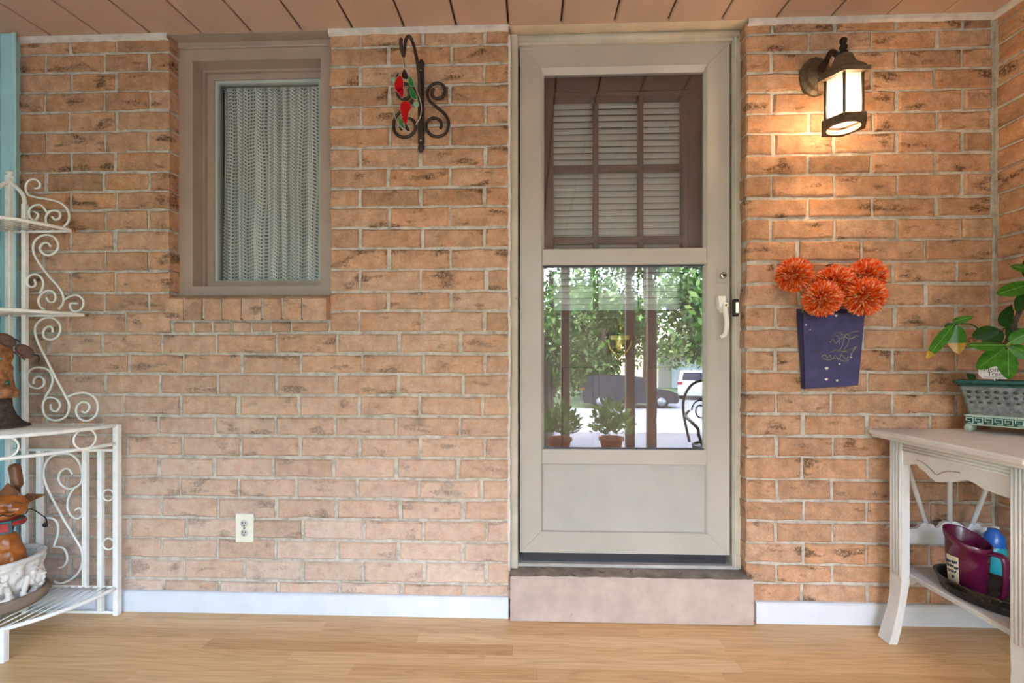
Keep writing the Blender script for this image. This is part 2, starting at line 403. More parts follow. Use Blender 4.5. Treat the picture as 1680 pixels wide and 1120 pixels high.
def thing(name, label, cat, loc, group=None):
    o = bpy.data.objects.new(name, None); COL.objects.link(o); o.location = loc; o.empty_display_size = .05
    WL[o] = Vector(loc); tag(o, label, cat, group); return o
def tag(o, label, cat, group=None):
    o['label'] = label; o['category'] = cat
    if group: o['group'] = group
    return o
def struct(o): o['kind'] = 'structure'; return o
def cr(pts, n=6, closed=False):
    """Catmull-Rom through points"""
    P = [Vector(p) for p in pts]; m = len(P); out = []
    for i in range(m if closed else m - 1):
        p0 = P[i - 1] if (i > 0 or closed) else P[i]; p1 = P[i]; p2 = P[(i + 1) % m]; p3 = P[(i + 2) % m] if (i + 2 < m or closed) else P[(i + 1) % m]
        for k in range(n):
            t = k / n
            out.append(.5 * ((2 * p1) + (p2 - p0) * t + (2 * p0 - 5 * p1 + 4 * p2 - p3) * t * t + (3 * p1 - p0 - 3 * p2 + p3) * t ** 3))
    if not closed: out.append(P[-1])
    return out
def pxpath(pts, y, org=(0, 0), k=1., n=5): return cr([aty(org[0] + a / k, org[1] + b / k, y) for a, b in pts], n)
def text_mesh(txt, size, extr=.0002):
    cu = bpy.data.curves.new('t', 'FONT'); cu.body = txt; cu.size = size; cu.extrude = extr; cu.align_x = 'CENTER'; cu.align_y = 'CENTER'
    o = bpy.data.objects.new('t', cu); COL.objects.link(o)
    dg = bpy.context.evaluated_depsgraph_get(); me = bpy.data.meshes.new_from_object(o.evaluated_get(dg))
    bpy.data.objects.remove(o); return me
def blob(name, parts, voxel, mat, parent, smooth=4):
    mb = MB()
    for p in parts:
        mb.ball(p[0], p[1], 16, 10, Euler(p[2]) if len(p) > 2 else None)
    o = mb.build(name, mat, parent)
    md = o.modifiers.new('remesh', 'REMESH'); md.mode = 'VOXEL'; md.voxel_size = voxel; md.use_smooth_shade = True
    ms = o.modifiers.new('smooth', 'SMOOTH'); ms.factor = .5; ms.iterations = smooth
    return o

# ================================================================== STRUCTURE
ZC = 2.425; CSL = .05                     # ceiling height at the wall, fall towards the front
XL = ux(15); XR = ux(1632); YF = -3.45
def zc(y): return ZC + CSL * y
# ---- brick meshes (shared)
def brick_mesh(wd, h, d, seed):
    rg = random.Random(seed); mb = MB(); nx = 4 if wd > .15 else 2
    pts = [(-wd / 2 + wd * i / nx, -h / 2) for i in range(nx)] + [(wd / 2, -h / 2), (wd / 2, 0)] + \
          [(wd / 2 - wd * i / nx, h / 2) for i in range(nx)] + [(-wd / 2, h / 2), (-wd / 2, 0)]
    pts = [(x + rg.uniform(-.0022, .0022), z + rg.uniform(-.003, .003)) for x, z in pts]
    n = len(pts); vs = []
    for x, z in pts:
        k = 1 - .007 / (wd / 2); kz = 1 - .006 / (h / 2)
        vs.append((x * k, rg.uniform(-.0012, .0012), z * kz))
    vs += [(x, .005, z) for x, z in pts] + [(x, d, z) for x, z in pts]
    fs = [list(range(n))]
    for a in (0, n):
        fs += [[a + i, a + n + i, a + n + (i + 1) % n, a + (i + 1) % n] for i in range(n)]
    mb.smooth = False; mb.add(vs, fs)
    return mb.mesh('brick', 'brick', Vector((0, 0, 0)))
BW = [.245, .175, .11, .065]; BH = .075
BM = {}
for i, wd in enumerate(BW):
    for dp in (.05, .105):
        BM[(i, dp)] = [brick_mesh(wd, BH, dp, 100 * i + k + int(dp * 999)) for k in range(5)]
RB = random.Random(5)
def brick(wall, x0, x1, z0, z1, deep=False, y=0., side=False, gap=.0055):
    gx = gap + RB.uniform(-.0015, .002) + (.004 if RB.random() < .12 else 0); gz = gap + RB.uniform(-.0018, .0014)
    a, b = x0 + gx, x1 - gx; c, d = z0 + gz, z1 - gz
    if b - a < .012 or d - c < .008: return
    wd, h = b - a, d - c
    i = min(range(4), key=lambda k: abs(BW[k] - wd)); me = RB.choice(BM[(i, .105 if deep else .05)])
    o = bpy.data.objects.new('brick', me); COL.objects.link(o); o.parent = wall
    pr = RB.uniform(-.003, .002)
    if side: o.location = (XR + pr, -(a + b) / 2, (c + d) / 2); o.rotation_euler = (0, 0, R(-90))
    else: o.location = ((a + b) / 2, y + (pr if not deep else pr * .4), (c + d) / 2)
    fl = RB.choice((1, -1))
    o.scale = (wd / BW[i], 1, h / BH)
    o.rotation_euler[1] = RB.uniform(-.009, .009) * (.3 if wd > .2 else 1)
    return o
JL = [74, 105.5, 138.7, 171.2, 205.3, 240.2, 273.8, 306.7, 338, 372.9, 406.6, 441.4, 477.4, 509.5, 545.3, 580, 613.7, 648.5, 683.3, 717, 751.8, 786.2, 820, 853.7, 888.6, 922.4, 957.4]
JR = [51, 81.7, 114.6, 148.3, 183, 216.7, 251.5, 285, 322.9, 357, 392.7, 429, 465, 502, 537.8, 573.4, 610, 645, 680, 716, 750, 787.4, 822.4, 857.3, 892, 926.8, 959]
ZL = [2.42] + [vz(v, 0, 700) for v in JL] + [.065]
ZR = [2.42] + [vz(v, 0, 1400) for v in JR] + [.065]
XWL, XWR = ux(277), ux(540)               # window opening
XDL, XDR = ux(836), ux(1224)              # door opening
ZSILL = vz(486, 0, 400)
mb = MB()
mb.box(XL - .1, XWL - .006, .008, .22, 0, 2.46)
mb.box(XWR + .006, XDL - .004, .008, .22, 0, 2.46)
mb.box(XWL - .006, XWR + .006, .008, .22, 0, ZSILL)
wall_bl = struct(mb.build('wall_back_left', 'mortar'))
mb = MB().box(XDR + .006, XR + .15, .008, .22, 0, 2.46)
wall_br = struct(mb.build('wall_back_right', 'mortar'))
mb = MB().box(XR + .008, XR + .2, -2.75, .008, 0, 2.46)
wall_r = struct(mb.build('wall_right', 'mortar'))
shift = {18: -5, 19: -3, 20: -3, 21: -5, 22: -7, 24: 2, 26: 2, 27: 4}
for r in range(28):
    z1, z0 = ZL[r], ZL[r + 1]
    jit = lambda e: [e[0]] + [q + RB.uniform(-2, 2) for q in e[1:-1]] + [e[-1]]
    segs = []
    if r < 14:
        segs.append((jit([20] + ([72, 170, 243.5] if r % 2 else [114, 188.5]) + [277]), 'last'))
        segs.append((jit([540] + ([638, 739] if r % 2 else [590, 691, 794.5]) + [836]), 'both'))
    elif r == 14:
        segs.append(([20, 114, 205, 281], ''))
        segs.append(([540, 588.4, 691, 793.6, 836], 'end'))
        zt = vz(527, 0, 400)
        e = [281, 316, 347.5, 379, 411, 443.5, 477, 540]
        for a, b in zip(e[:-1], e[1:]): brick(wall_bl, ux(a), ux(b), z0, zt, gap=.0045)
    else:
        e = [20, 77, 168.5, 263, 355, 452, 552, 654, 758, 836] if r % 2 else [20, 115, 209, 301, 396, 493, 593, 693, 796, 836]
        sh = shift.get(r, 0)
        segs.append((jit([e[0]] + [q + sh for q in e[1:-1]] + [e[-1]]), 'end'))
    for e, m in segs:
        for k in range(len(e) - 1):
            last = k == len(e) - 2
            deep = (last and m in ('last', 'both', 'end')) or (k == 0 and m == 'both')
            x0, x1 = ux(e[k]), ux(e[k + 1])
            if last and m: x1 += .0055
            if k == 0 and m == 'both': x0 -= .0055
            brick(wall_bl, x0, x1, z0, z1, deep)
    z1, z0 = ZR[r], ZR[r + 1]
    if r % 2 == 0: e = [1268, 1370, 1473, 1580] if r < 12 else [1274, 1366, 1468, 1572]
    else: e = [1328, 1433, 1537] if r < 10 else ([1312, 1415, 1520] if r < 16 else [1318, 1425, 1527])
    e = jit([1224] + e + [1631])
    for k in range(len(e) - 1):
        brick(wall_br, ux(e[k]) - (.0055 if k == 0 else 0), ux(e[k + 1]), z0, z1, k == 0)
    e = [.003, .13, .39, .65, .91, 1.17] if r % 2 == 0 else [.003, .25, .51, .77, 1.03, 1.17]
    for k in range(len(e) - 1): brick(wall_r, e[k], e[k + 1] + RB.uniform(-.006, .006), z0, z1, side=True)
# ---- brick sill under the window (parts of the wall)
e = [271, 301, 332.3, 364.5, 396.6, 429.6, 462.7, 495.7, 534.5]
zs0, zs1 = vz(525, -.035, 400), vz(488.5, -.035, 400)
ms = MB()
for k in range(8):
    x0, x1 = ux(e[k], -.035) + (.004 if k else 0), ux(e[k + 1], -.035) - (.004 if k < 7 else 0)
    m = MB(); j = lambda s_=.0015: RB.uniform(-s_, s_)
    fr = -.035 + j(.002)
    prof = [(fr, zs0 + j()), (.05, zs0 + .012), (.05, zs1 + .022), (fr + .006, zs1 + j()), (fr, zs1 - .006)]
    n = len(prof)
    m.add([(x0 + j(), y, z) for y, z in prof] + [(x1 + j(), y, z) for y, z in prof],
          [list(range(n)), list(range(2 * n - 1, n - 1, -1))] + [[i, (i + 1) % n, n + (i + 1) % n, n + i][::-1] for i in range(n)])
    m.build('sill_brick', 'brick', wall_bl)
ms.box(ux(e[0], -.035) + .01, ux(e[8], -.035) - .01, -.028, .05, zs0 + .008, zs1 + .0)
ms.build('sill_mortar', 'mortar', wall_bl)
# ---- caulk strips under the ceiling
def strip(name, x0, x1):
    n = 24; vs = []; rg = random.Random(int(x0 * 100) + 500)
    for i in range(n + 1):
        x = x0 + (x1 - x0) * i / n; lo = ZC - .020 - rg.uniform(0, .004)
        vs += [(x, -.012, ZC - .001), (x, -.014, lo + .004), (x, .0, lo - .002)]
    fs = [[3 * i + k, 3 * i + k + 1, 3 * i + 4 + k, 3 * i + 3 + k] for i in range(n) for k in (0, 1)]
    return struct(MB().add(vs, fs).build(name, 'caulk'))
strip('trim_1', ux(32), XWL); strip('trim_2', XWR, ux(834)); strip('trim_3', XDR + .005, XR)
m = MB()
m.add([(XR - .012, 0, ZC - .001), (XR - .014, 0, ZC - .018), (XR, 0, ZC - .024), (XR - .012, -2, zc(-2)), (XR - .014, -2, zc(-2) - .018), (XR, -2, zc(-2) - .024)],
      [(0, 3, 4, 1), (1, 4, 5, 2)])
struct(m.build('trim_4', 'caulk'))
# ---- ceiling
m = MB()
m.prism_dir([(XL - .2, 1.8, ZC + .02), (XR + .45, 1.8, ZC + .02), (XR + .45, 1.8, ZC + .2), (XL - .2, 1.8, ZC + .2)], (0, -1.8, 0))
m.prism_dir([(XL - .2, 0, ZC + .016), (XR + .45, 0, ZC + .016), (XR + .45, 0, ZC + .2), (XL - .2, 0, ZC + .2)], (0, YF - .4, (YF - .4) * CSL))
ceiling = struct(m.build('ceiling', 'ceil_groove'))
pit = .2153; xs0 = ux(86.5) - pit
k = 0; x = xs0
pm = None
while x < XR:
    a, b = x + .004, x + pit - .004
    m = MB().prism_dir([(a, 0.0, ZC + .014), (a, 0.0, ZC + .005), (a + .006, 0.0, ZC), (b - .003, 0.0, ZC), (b, 0.0, ZC + .004), (b, 0.0, ZC + .014)], (0, YF - .3, (YF - .3) * CSL))
    m.build('ceiling_panel', 'ceil', ceiling)
    x += pit
# recess soffits above window and door
m = MB(); m.box(XDL - .02, XDR + .01, 0.0, .14, ZC - .002, ZC + .02); m.build('soffit', 'header', ceiling)
MB().box(XWL - .02, XWR + .02, -.001, .2, ZC - .003, ZC + .02).build('soffit', 'wframe', ceiling)
# ---- floor
fl = struct(MB().box(XL - .1, XR + .45, YF - .1, .2, -1.25, -.004).build('floor', 'gap'))
rf = random.Random(11); ub = MB().box(-.5, .5, -.5, .5, -1, 0).mesh('floor_plank', 'oak', Vector())
y = .0; PW = .0655
while y > YF:
    x = XL - rf.uniform(.05, .7)
    while x < XR:
        ln = rf.uniform(.55, 1.25); a, b = max(x, XL), min(x + ln, XR)
        if b - a > .03:
            o = bpy.data.objects.new('floor_plank', ub); COL.objects.link(o); o.parent = fl
            o.location = ((a + b) / 2, y - PW / 2, rf.uniform(-.0003, 0)); o.scale = (b - a - .0006, PW - .0007, .0045)
        x += ln
    y -= PW
# ---- baseboards
def baseboard(name, x0, x1):
    prof = [(0, 0), (-.016, 0), (-.016, .078), (-.011, .084), (0, .086)]
    n = len(prof)
    return struct(MB().add([(x0, y, z + .0005) for y, z in prof] + [(x1, y, z + .0005) for y, z in prof],
                  [list(range(n)), list(range(2 * n - 1, n - 1, -1))] + [[i, (i + 1) % n, n + (i + 1) % n, n + i] for i in range(n)]).build(name, 'base'))
baseboard('baseboard_left', XL + .03, ux(836) - .004); baseboard('baseboard_right', ux(1238), XR - .002)
# ---- left wall and corner post
m = MB().box(XL - .12, XL, YF, .0, 0, 2.46)
struct(m.build('wall_left', 'aqua'))
m = MB().box(XL, ux(33), -.035, .008, 0, ZC, .004); m.box(ux(20, -.035), ux(27, -.035), -.040, -.034, 0, ZC, .002)
struct(m.build('trim_5', 'aqua'))
# ---- rooms behind the wall
m = MB(); m.box(-2.4, 2.1, 1.6, 1.7, 0, 2.5); m.box(-2.4, -2.3, .22, 1.7, 0, 2.5); m.box(2.0, 2.1, .22, 1.7, 0, 2.5); m.box(-2.4, 2.1, .2, 1.7, -.1, 0)
m.box(-.5, -.42, .22, 1.6, 0, 2.45)
struct(m.build('wall_inside', 'interior'))

# ================================================================== WINDOW
def frame4(mb, X0, X1, Z0, Z1, x0, x1, z0, z1, y0, y1):
    """mitred rectangular ring between outer (X,Z) and inner (x,z)"""
    mb.prism([(X0, Z0), (x0, z0), (x0, z1), (X0, Z1)], y0, y1); mb.prism([(X1, Z0), (X1, Z1), (x1, z1), (x1, z0)], y0, y1)
    mb.prism([(X0, Z1), (x0, z1), (x1, z1), (X1, Z1)], y0, y1); mb.prism([(X0, Z0), (X1, Z0), (x1, z0), (x0, z0)], y0, y1)
YW = .06
win = thing('window_1', 'brown-framed window with a lace curtain behind its glass', 'window', ((XWL + XWR) / 2, YW, ZSILL)); del win['category']
win['kind'] = 'structure'
x1, x2 = ux(316, YW), ux(526, YW); zt, zb = vz(98, YW, 420), vz(469, YW, 420)
m = MB(); frame4(m, XWL - .004, XWR + .004, vz(486, YW, 420), ZC, x1, x2, zb, zt, YW, .22); m.build('casing', 'wframe', win)
m = MB(); m.box(XWL, XWR, YW - .012, YW + .02, ZC - .028, ZC - .001, .004); m.build('head_trim', 'wframe', win)
y2 = .145; x3, x4 = ux(339, y2), x2 - (ux(339, y2) - x1) - .0; z3, z4 = vz(462, y2, 420), vz(119, y2, 420)
xa, xb = ux(351, y2), x2 - (ux(351, y2) - x1); za, zb2 = z3 + .004, vz(130, y2, 420)
m = MB(); frame4(m, x1, x2, zb, zt, xa, xb, za, zb2, y2, .21)
frame4(m, x1, x2, zb, zt, x1 + .009, x2 - .009, zb + .006, zt - .009, y2 - .018, y2)
m.build('sash', 'wframe', win)
yg = .165; xc, xd = xa + .012, xb - .012
m = MB(); frame4(m, xa, xb, za, zb2, xc, xd, za + .003, zb2 - .012, yg - .012, yg + .01); m.build('glazing_bead', 'wframe2', win)
m = MB().add([(xc, yg, za), (xd, yg, za), (xd, yg, zb2), (xc, yg, zb2)], [(0, 1, 2, 3)]); m.build('pane', 'glass', win)
# ---- curtain
yc = .215; xc0, xc1 = ux(366, yc), ux(530, yc); zc1, zc0 = vz(133, yc, 440), vz(475, yc, 440)
cur = thing('lace_curtain', 'off-white lace curtain gathered on a rod behind the window glass', 'curtain', ((xc0 + xc1) / 2, yc, zc0))
nx, nz = 160, 40; vs = []; uvs = []
for j in range(nz + 1):
    t = j / nz; z = zc0 + (zc1 - zc0) * t
    for i in range(nx + 1):
        s_ = i / nx
        xx = xc0 + (xc1 - xc0) * s_ + .004 * math.sin(s_ * 60 + 2 * t) - .006 * (1 - t) * (1 - s_)
        amp = .017 * (1.15 - t * .5)
        yy = yc + amp * math.sin(s_ * 46 + .5 * math.sin(3 * t)) + .004 * math.sin(s_ * 101 + 1.5 * t)
        if t > .95: yy = yc + .004 * math.sin(s_ * 160)
        vs.append((xx, yy, z)); uvs.append((s_, t))
fs = [[j * (nx + 1) + i, j * (nx + 1) + i + 1, (j + 1) * (nx + 1) + i + 1, (j + 1) * (nx + 1) + i] for j in range(nz) for i in range(nx)]
m = MB(); m.smooth = True; m.add(vs, fs); co = m.build('curtain_cloth', 'lace', cur)
ul = co.data.uv_layers.new(name='UVMap')
for lp in co.data.loops: ul.data[lp.index].uv = uvs[lp.vertex_index]
m = MB().tube([(xc0 - .01, yc + .012, zc1 - .022), (xc1 + .01, yc + .012, zc1 - .022)], .006, 8); m.build('rod', 'white', cur)

# ================================================================== DOOR
YD = .07
# frame
m = MB()
m.box(XDL - .004, ux(850, YD), .03, .20, .185, ZC - .012, .003)
m.box(ux(1199.5, YD), XDR + .006, .055, .20, .185, ZC - .012, .003)
m.box(ux(850, YD), ux(1199.5, YD), .055, .20, vz(71, .055, 1000), ZC - .002)
tr = struct(m.build('trim_6', 'doorf'))
m = MB(); m.tube([(XDL + .01, .058, ZC - .020), (XDR - .006, .058, ZC - .020)], .016, 10); m.build('head_moulding', 'doorf', tr)
m = MB(); m.box(ux(1205, .05), ux(1209, .05), .048, .056, .19, ZC - .03, .002); m.build('stop_strip', 'doorf', tr)
m = MB(); zz = [.19 + i * .05 for i in range(45)]
m.tube(cr([(XDL - .002 + random.uniform(-.002, .003), .006, z) for z in zz], 2), .007, 6); m.build('caulk_bead', 'caulk', tr)
# storm door
x0, x1 = ux(853, YD), ux(1197, YD); z0, z1 = vz(908, YD, 1025), vz(74, YD, 1025)
ix0, ix1 = ux(888, YD), ux(1160, YD); iz1 = vz(109, YD, 1025); iz0 = vz(873, YD, 1025)
door = thing('door_1', 'greige storm door with glass below and screen above', 'door', ((x0 + x1) / 2, YD, z0)); del door['category']; door['kind'] = 'structure'
YB = YD + .035; g = .0006
m = MB().prism([(x0, z0), (ix0, iz0 + g), (ix0, iz1 - g), (x0, z1)], YD, YB); m.build('stile', 'doorp', door)
m = MB().prism([(x1, z0), (x1, z1), (ix1, iz1 - g), (ix1, iz0 + g)], YD, YB); m.build('stile', 'doorp', door)
m = MB().prism([(x0 + g, z1), (x1 - g, z1), (ix1 - g, iz1), (ix0 + g, iz1)], YD, YB); m.build('rail', 'doorp', door)
m = MB().prism([(x0 + g, z0), (ix0 + g, iz0), (ix1 - g, iz0), (x1 - g, z0)], YD, YB); m.build('rail', 'doorp', door)
m = MB()                                   # inner bevel bead round the opening
bz = .012
ring = [(ix0, iz0), (ix1, iz0), (ix1, iz1), (ix0, iz1)]; rin = [(ix0 + bz, iz0 + bz * .3), (ix1 - bz, iz0 + bz * .3), (ix1 - bz, iz1 - bz * 2), (ix0 + bz, iz1 - bz * 2)]
for i in range(4):
    a, b = ring[i], ring[(i + 1) % 4]; c, d = rin[(i + 1) % 4], rin[i]
    m.add([(a[0], YD - .003, a[1]), (b[0], YD - .003, b[1]), (c[0], YD + .012, c[1]), (d[0], YD + .012, d[1])], [(0, 1, 2, 3)])
    m.add([(d[0], YD + .012, d[1]), (c[0], YD + .012, c[1]), (c[0], YD + .03, c[1]), (d[0], YD + .03, d[1])], [(0, 1, 2, 3)])
m.build('glazing_bead', 'doorp', door)
zm0, zm1 = vz(434, YD, 1025), vz(407.5, YD, 1025); zk0, zk1 = vz(762, YD, 1025), vz(737, YD, 1025)
m = MB().box(ix0 + .004, ix1 - .002, YD - .004, YB, zm0, zm1, .003); m.build('rail', 'doorp', door)
m = MB().box(ix0 + .002, ix1 - .001, YD - .004, YB, zk0, zk1, .003); m.build('rail', 'doorp', door)
m = MB().box(ix0, ix1, YD + .008, YB - .005, iz0, zk0); m.build('kick_panel', 'panel', door)
m = MB().box(ix0 + .004, ix1 - .004, YD + .016, YD + .020, zk1, zm0); m.build('glass_pane', 'glass_low', door)
m = MB().box(ix0 + .004, ix1 - .004, YD + .012, YD + .015, zm1, iz1); m.build('glass_pane', 'glass_thin', door)
m = MB().add([(ix0, YD + .026, zm1), (ix1, YD + .026, zm1), (ix1, YD + .026, iz1), (ix0, YD + .026, iz1)], [(0, 1, 2, 3)]); m.build('insect_screen', 'screen', door)
m = MB(); bd = .006                         # dark gasket round lower glass
frame4(m, ix0 + .004, ix1 - .003, zk1, zm0, ix0 + .009, ix1 - .008, zk1 + .004, zm0 - .004, YD + .008, YD + .024); m.build('gasket', 'sweep', door)
m = MB().box(x0 + .012, x1 - .012, YD + .01, YD + .03, .198, z0 + .004); m.build('sweep', 'sweep', door)
for zz in (vz(330, YD), vz(500, YD), vz(820, YD)):
    m = MB().tube([(x0 - .004, YD - .002, zz - .02), (x0 - .004, YD - .002, zz + .02)], .003, 6); m.build('hinge_pin', 'bronze_dk', door)
# lock and handle
def P3(u, v, y): return aty(u, v, y)
a = P3(1175.5, 440, YD); b = P3(1192, 466, YD)
m = MB(); frame4(m, a.x, b.x, b.z, a.z, a.x + .002, b.x - .002, b.z + .004, a.z - .004, YD - .003, YD + .001)
m.box(a.x + .002, b.x - .002, YD - .0015, YD, b.z + .004, a.z - .004)
lk = m.build('lock_plate', 'doorp', door)
c = P3(1185, 452.5, YD)
m = MB().tube([(c.x, YD, c.z), (c.x, YD - .014, c.z)], .0135, 20); m.tube([(c.x, YD - .014, c.z), (c.x, YD - .017, c.z)], [.0135, .010], 20); m.build('lock_cylinder', 'chrome', lk)
m = MB().tube([(c.x, YD - .0165, c.z), (c.x, YD - .0185, c.z)], .007, 14); m.build('keyhole', 'black', lk)
hd = MB(); a = P3(1177, 486, YD - .02); b = P3(1190, 505, YD - .02)
hd.prism([(a.x, a.z), (b.x, a.z), (b.x - .004, b.z - .012), (b.x - .012, b.z - .02), (a.x + .006, b.z)], YD - .028, YD); 
ha = hd.build('handle_mount', 'white', door)
c = P3(1188.5, 501, YD - .03)
m = MB().tube([(c.x, YD - .01, c.z), (c.x, YD - .045, c.z)], .011, 16); m.build('handle_lock', 'white', ha)
m = MB().tube([(c.x + .001, YD - .0445, c.z), (c.x + .001, YD - .046, c.z)], .004, 10); m.build('keyhole', 'black', ha)
pp = [(c.x - .003, YD - .036, c.z - .008), (c.x - .001, YD - .040, c.z - .03), (c.x + .003, YD - .044, c.z - .06), (c.x + .003, YD - .042, c.z - .095), (c.x - .001, YD - .034, c.z - .120), (c.x - .012, YD - .024, c.z - .128)]
m = MB().tube(cr(pp, 5), [.0105] * 5 + [.0095] * 11 + [.009] * 5 + [.0085] * 5, 12); m.build('handle_lever', 'white', ha)
# threshold and step
struct(MB().box(ux(848, .05), ux(1214, .05), .052, .19, .184, .199, .003).build('trim_7', 'alu'))
xs0, xs1 = ux(837, -.03), ux(1236, -.03)
st = thing('door_step', 'pinkish painted concrete step below the storm door', 'step', ((xs0 + xs1) / 2, 0, 0))
n = 28; rg = random.Random(4); vs = []
for i in range(n + 1):
    x = xs0 + (xs1 - xs0) * i / n; j = lambda q: rg.uniform(-q, q)
    vs += [(x, -.034 + j(.001), .002), (x, -.034 + j(.0015), .17 + j(.002)), (x, -.028 + j(.002), .181 + j(.002))]
fs = [[3 * i + k, 3 * i + 3 + k, 3 * i + 4 + k, 3 * i + 1 + k] for i in range(n) for k in (0, 1)]
b0 = len(vs); vs += [(xs0, .2, .002), (xs0, .2, .184), (xs1, .2, .184), (xs1, .2, .002)]
fs += [[0, 1, 2, b0 + 1, b0], [3 * n, b0 + 3, b0 + 2, 3 * n + 2, 3 * n + 1]]
MB().add(vs, fs).build('riser', 'step', st)
vs2 = [vs[3 * i + 2] for i in range(n + 1)] + [(xs0 + (xs1 - xs0) * i / n, .19, .184) for i in range(n + 1)]
MB().add(vs2, [[i, i + 1, n + 2 + i, n + 1 + i] for i in range(n)]).build('tread', 'step_top', st)
# doorbell
c = P3(1206, 505, .05); hb = .0125
db = thing('doorbell', 'dark doorbell button with a lit cream bar on the door jamb', 'doorbell', (c.x, .055, c.z))
MB().box(c.x - hb, c.x + hb, .038, .0555, c.z - .036, c.z + .036, .004).build('bell_plate', 'bronze_dk', db)
MB().box(c.x - .002, c.x + .009, .034, .040, c.z - .022, c.z + .022, .002).build('bell_button', 'bell_glow', db)
# ---- inner door
YI = .175
idr = thing('door_2', 'brown inner house door with nine lites', 'door', (ux(1020, YI), YI, .2)); del idr['category']; idr['kind'] = 'structure'
gx = [908, 973, 981.5, 1047, 1055, 1119.5]; gz = [160, 270.5, 281, 388, 400, 509]
GX = [ux(u, YI) for u in gx]; GZ = [vz(v, YI, 1015) for v in gz]
IX0, IX1 = ux(893, YI) - .06, ux(1163, YI) + .04
m = MB()
m.box(IX0, GX[0], YI, YI + .04, .2, 2.42); m.box(GX[5], IX1, YI, YI + .04, .2, 2.42)
m.box(GX[0], GX[5], YI, YI + .04, GZ[0], 2.42); m.box(GX[0], GX[5], YI, YI + .04, .2, GZ[5]); m.build('slab', 'idoor', idr)
m = MB()
frame4(m, GX[0] - .035, GX[5] + .035, GZ[5] - .035, GZ[0] + .035, GX[0] - .022, GX[5] + .022, GZ[5] - .022, GZ[0] + .022, YI - .012, YI + .002)
frame4(m, GX[0] - .022, GX[5] + .022, GZ[5] - .022, GZ[0] + .022, GX[0], GX[5], GZ[5], GZ[0], YI - .006, YI + .002); m.build('lite_frame', 'idoor', idr)
for k in (1, 3):
    MB().box(GX[k], GX[k + 1], YI - .008, YI + .02, GZ[5], GZ[0], .004).build('muntin', 'idoor', idr)
    MB().box(GX[0], GX[5], YI - .007, YI + .02, GZ[k + 1], GZ[k], .004).build('muntin', 'idoor', idr)
for i in (0, 2, 4):
    for j in (0, 2, 4):
        MB().add([(GX[i], YI + .012, GZ[j + 1]), (GX[i + 1], YI + .012, GZ[j + 1]), (GX[i + 1], YI + .012, GZ[j]), (GX[i], YI + .012, GZ[j])], [(0, 1, 2, 3)]).build('pane', 'glass_thin', idr)
for (ua, ub_) in ((905, 990), (1044, 1165)):
    m = MB(); X0, X1 = ux(ua, YI), ux(ub_, YI); Z1, Z0 = vz(585, YI, 1015), vz(800, YI, 1015)
    frame4(m, X0, X1, Z0, Z1, X0 + .02, X1 - .02, Z0 + .02, Z1 - .02, YI - .012, YI + .002); m.build('panel_moulding', 'idoor', idr)
    MB().box(X0 + .045, X1 - .045, YI - .008, YI + .002, Z0 + .045, Z1 - .045, .008).build('raised_panel', 'idoor', idr)
# blind
bl = thing('window_blind', 'white horizontal slat blind behind the panes of the inner door', 'blind', ((GX[0] + GX[5]) / 2, YI + .055, GZ[5]))
sl = MB(); Lx = GX[5] - GX[0] + .02
for i in range(5):
    pass
prof = [(-.004, -.0145), (-.0055, -.006), (-.0045, .004), (.001, .0145)]
sl.smooth = True
sl.add([(-Lx / 2, y, z) for y, z in prof] + [(Lx / 2, y, z) for y, z in prof], [[i, 4 + i, 5 + i, 1 + i] for i in range(3)])
sme = sl.mesh('slat', 'blind', Vector()); zz = GZ[0] + .02; q = .0286
while zz > GZ[5] - .02:
    o = bpy.data.objects.new('slat', sme); COL.objects.link(o); o.parent = bl
    o.location = Vector(((GX[0] + GX[5]) / 2, YI + .055, zz)) - WL[bl]; o.rotation_euler = (R(-8 + random.uniform(-5, 5)), random.uniform(-.002, .002), 0); zz -= q
MB().box(GX[0] - .01, GX[5] + .01, YI + .042, YI + .068, GZ[0] + .022, GZ[0] + .05, .003).build('head_rail', 'blind', bl)
# knocker
kn = thing('door_knocker', 'aged brass urn-shaped knocker on the brown inner door', 'knocker', P3(1016, 570, YI))
def kp(a, b, y): return P3(970 + a / 9.33, 500 + b / 9.33, y)
c0 = kp(437, 330, YI)
m = MB(); zt_, zb_ = kp(437, 200, YI).z, kp(437, 445, YI).z; H = zt_ - zb_
m.lathe([(.002, H), (.004, H * .97), (.005, H * .72), (.004, H * .60), (.016, H * .56), (.018, H * .52), (.013, H * .48), (.012, H * .2), (.016, H * .05), (.02, 0)], (c0.x, YI - .012, zb_), 16)
m.build('top_urn', 'brass', kn)
zc_, zd_ = kp(437, 465, YI).z, kp(437, 545, YI).z; hw = ux(970 + 600 / 9.33, YI) - c0.x
MB().box(c0.x - hw, c0.x + hw, YI - .026, YI, zd_, zc_, .003).build('cross_bar', 'brass', kn)
zt_, zb_ = zd_, kp(437, 860, YI).z; H = zt_ - zb_
MB().lathe([(.002, 0), (.005, .004), (.006, H * .1), (.004, H * .18), (.012, H * .28), (.022, H * .5), (.028, H * .8), (.03, H)], (c0.x, YI - .004, zb_), 18, 1, .55).build('urn_body', 'brass', kn)
pp = [kp(265, 480, YI - .03), kp(262, 560, YI - .034), kp(290, 660, YI - .036), kp(350, 740, YI - .036), kp(437, 790, YI - .036), kp(520, 735, YI - .036), kp(585, 650, YI - .036), kp(612, 560, YI - .034), kp(610, 480, YI - .03)]
MB().tube(cr(pp, 5), .006, 8).build('ring_handle', 'brass', kn)
MB().ball(kp(440, 755, YI - .038), .013, 12, 8).build('striker', 'brass', kn)
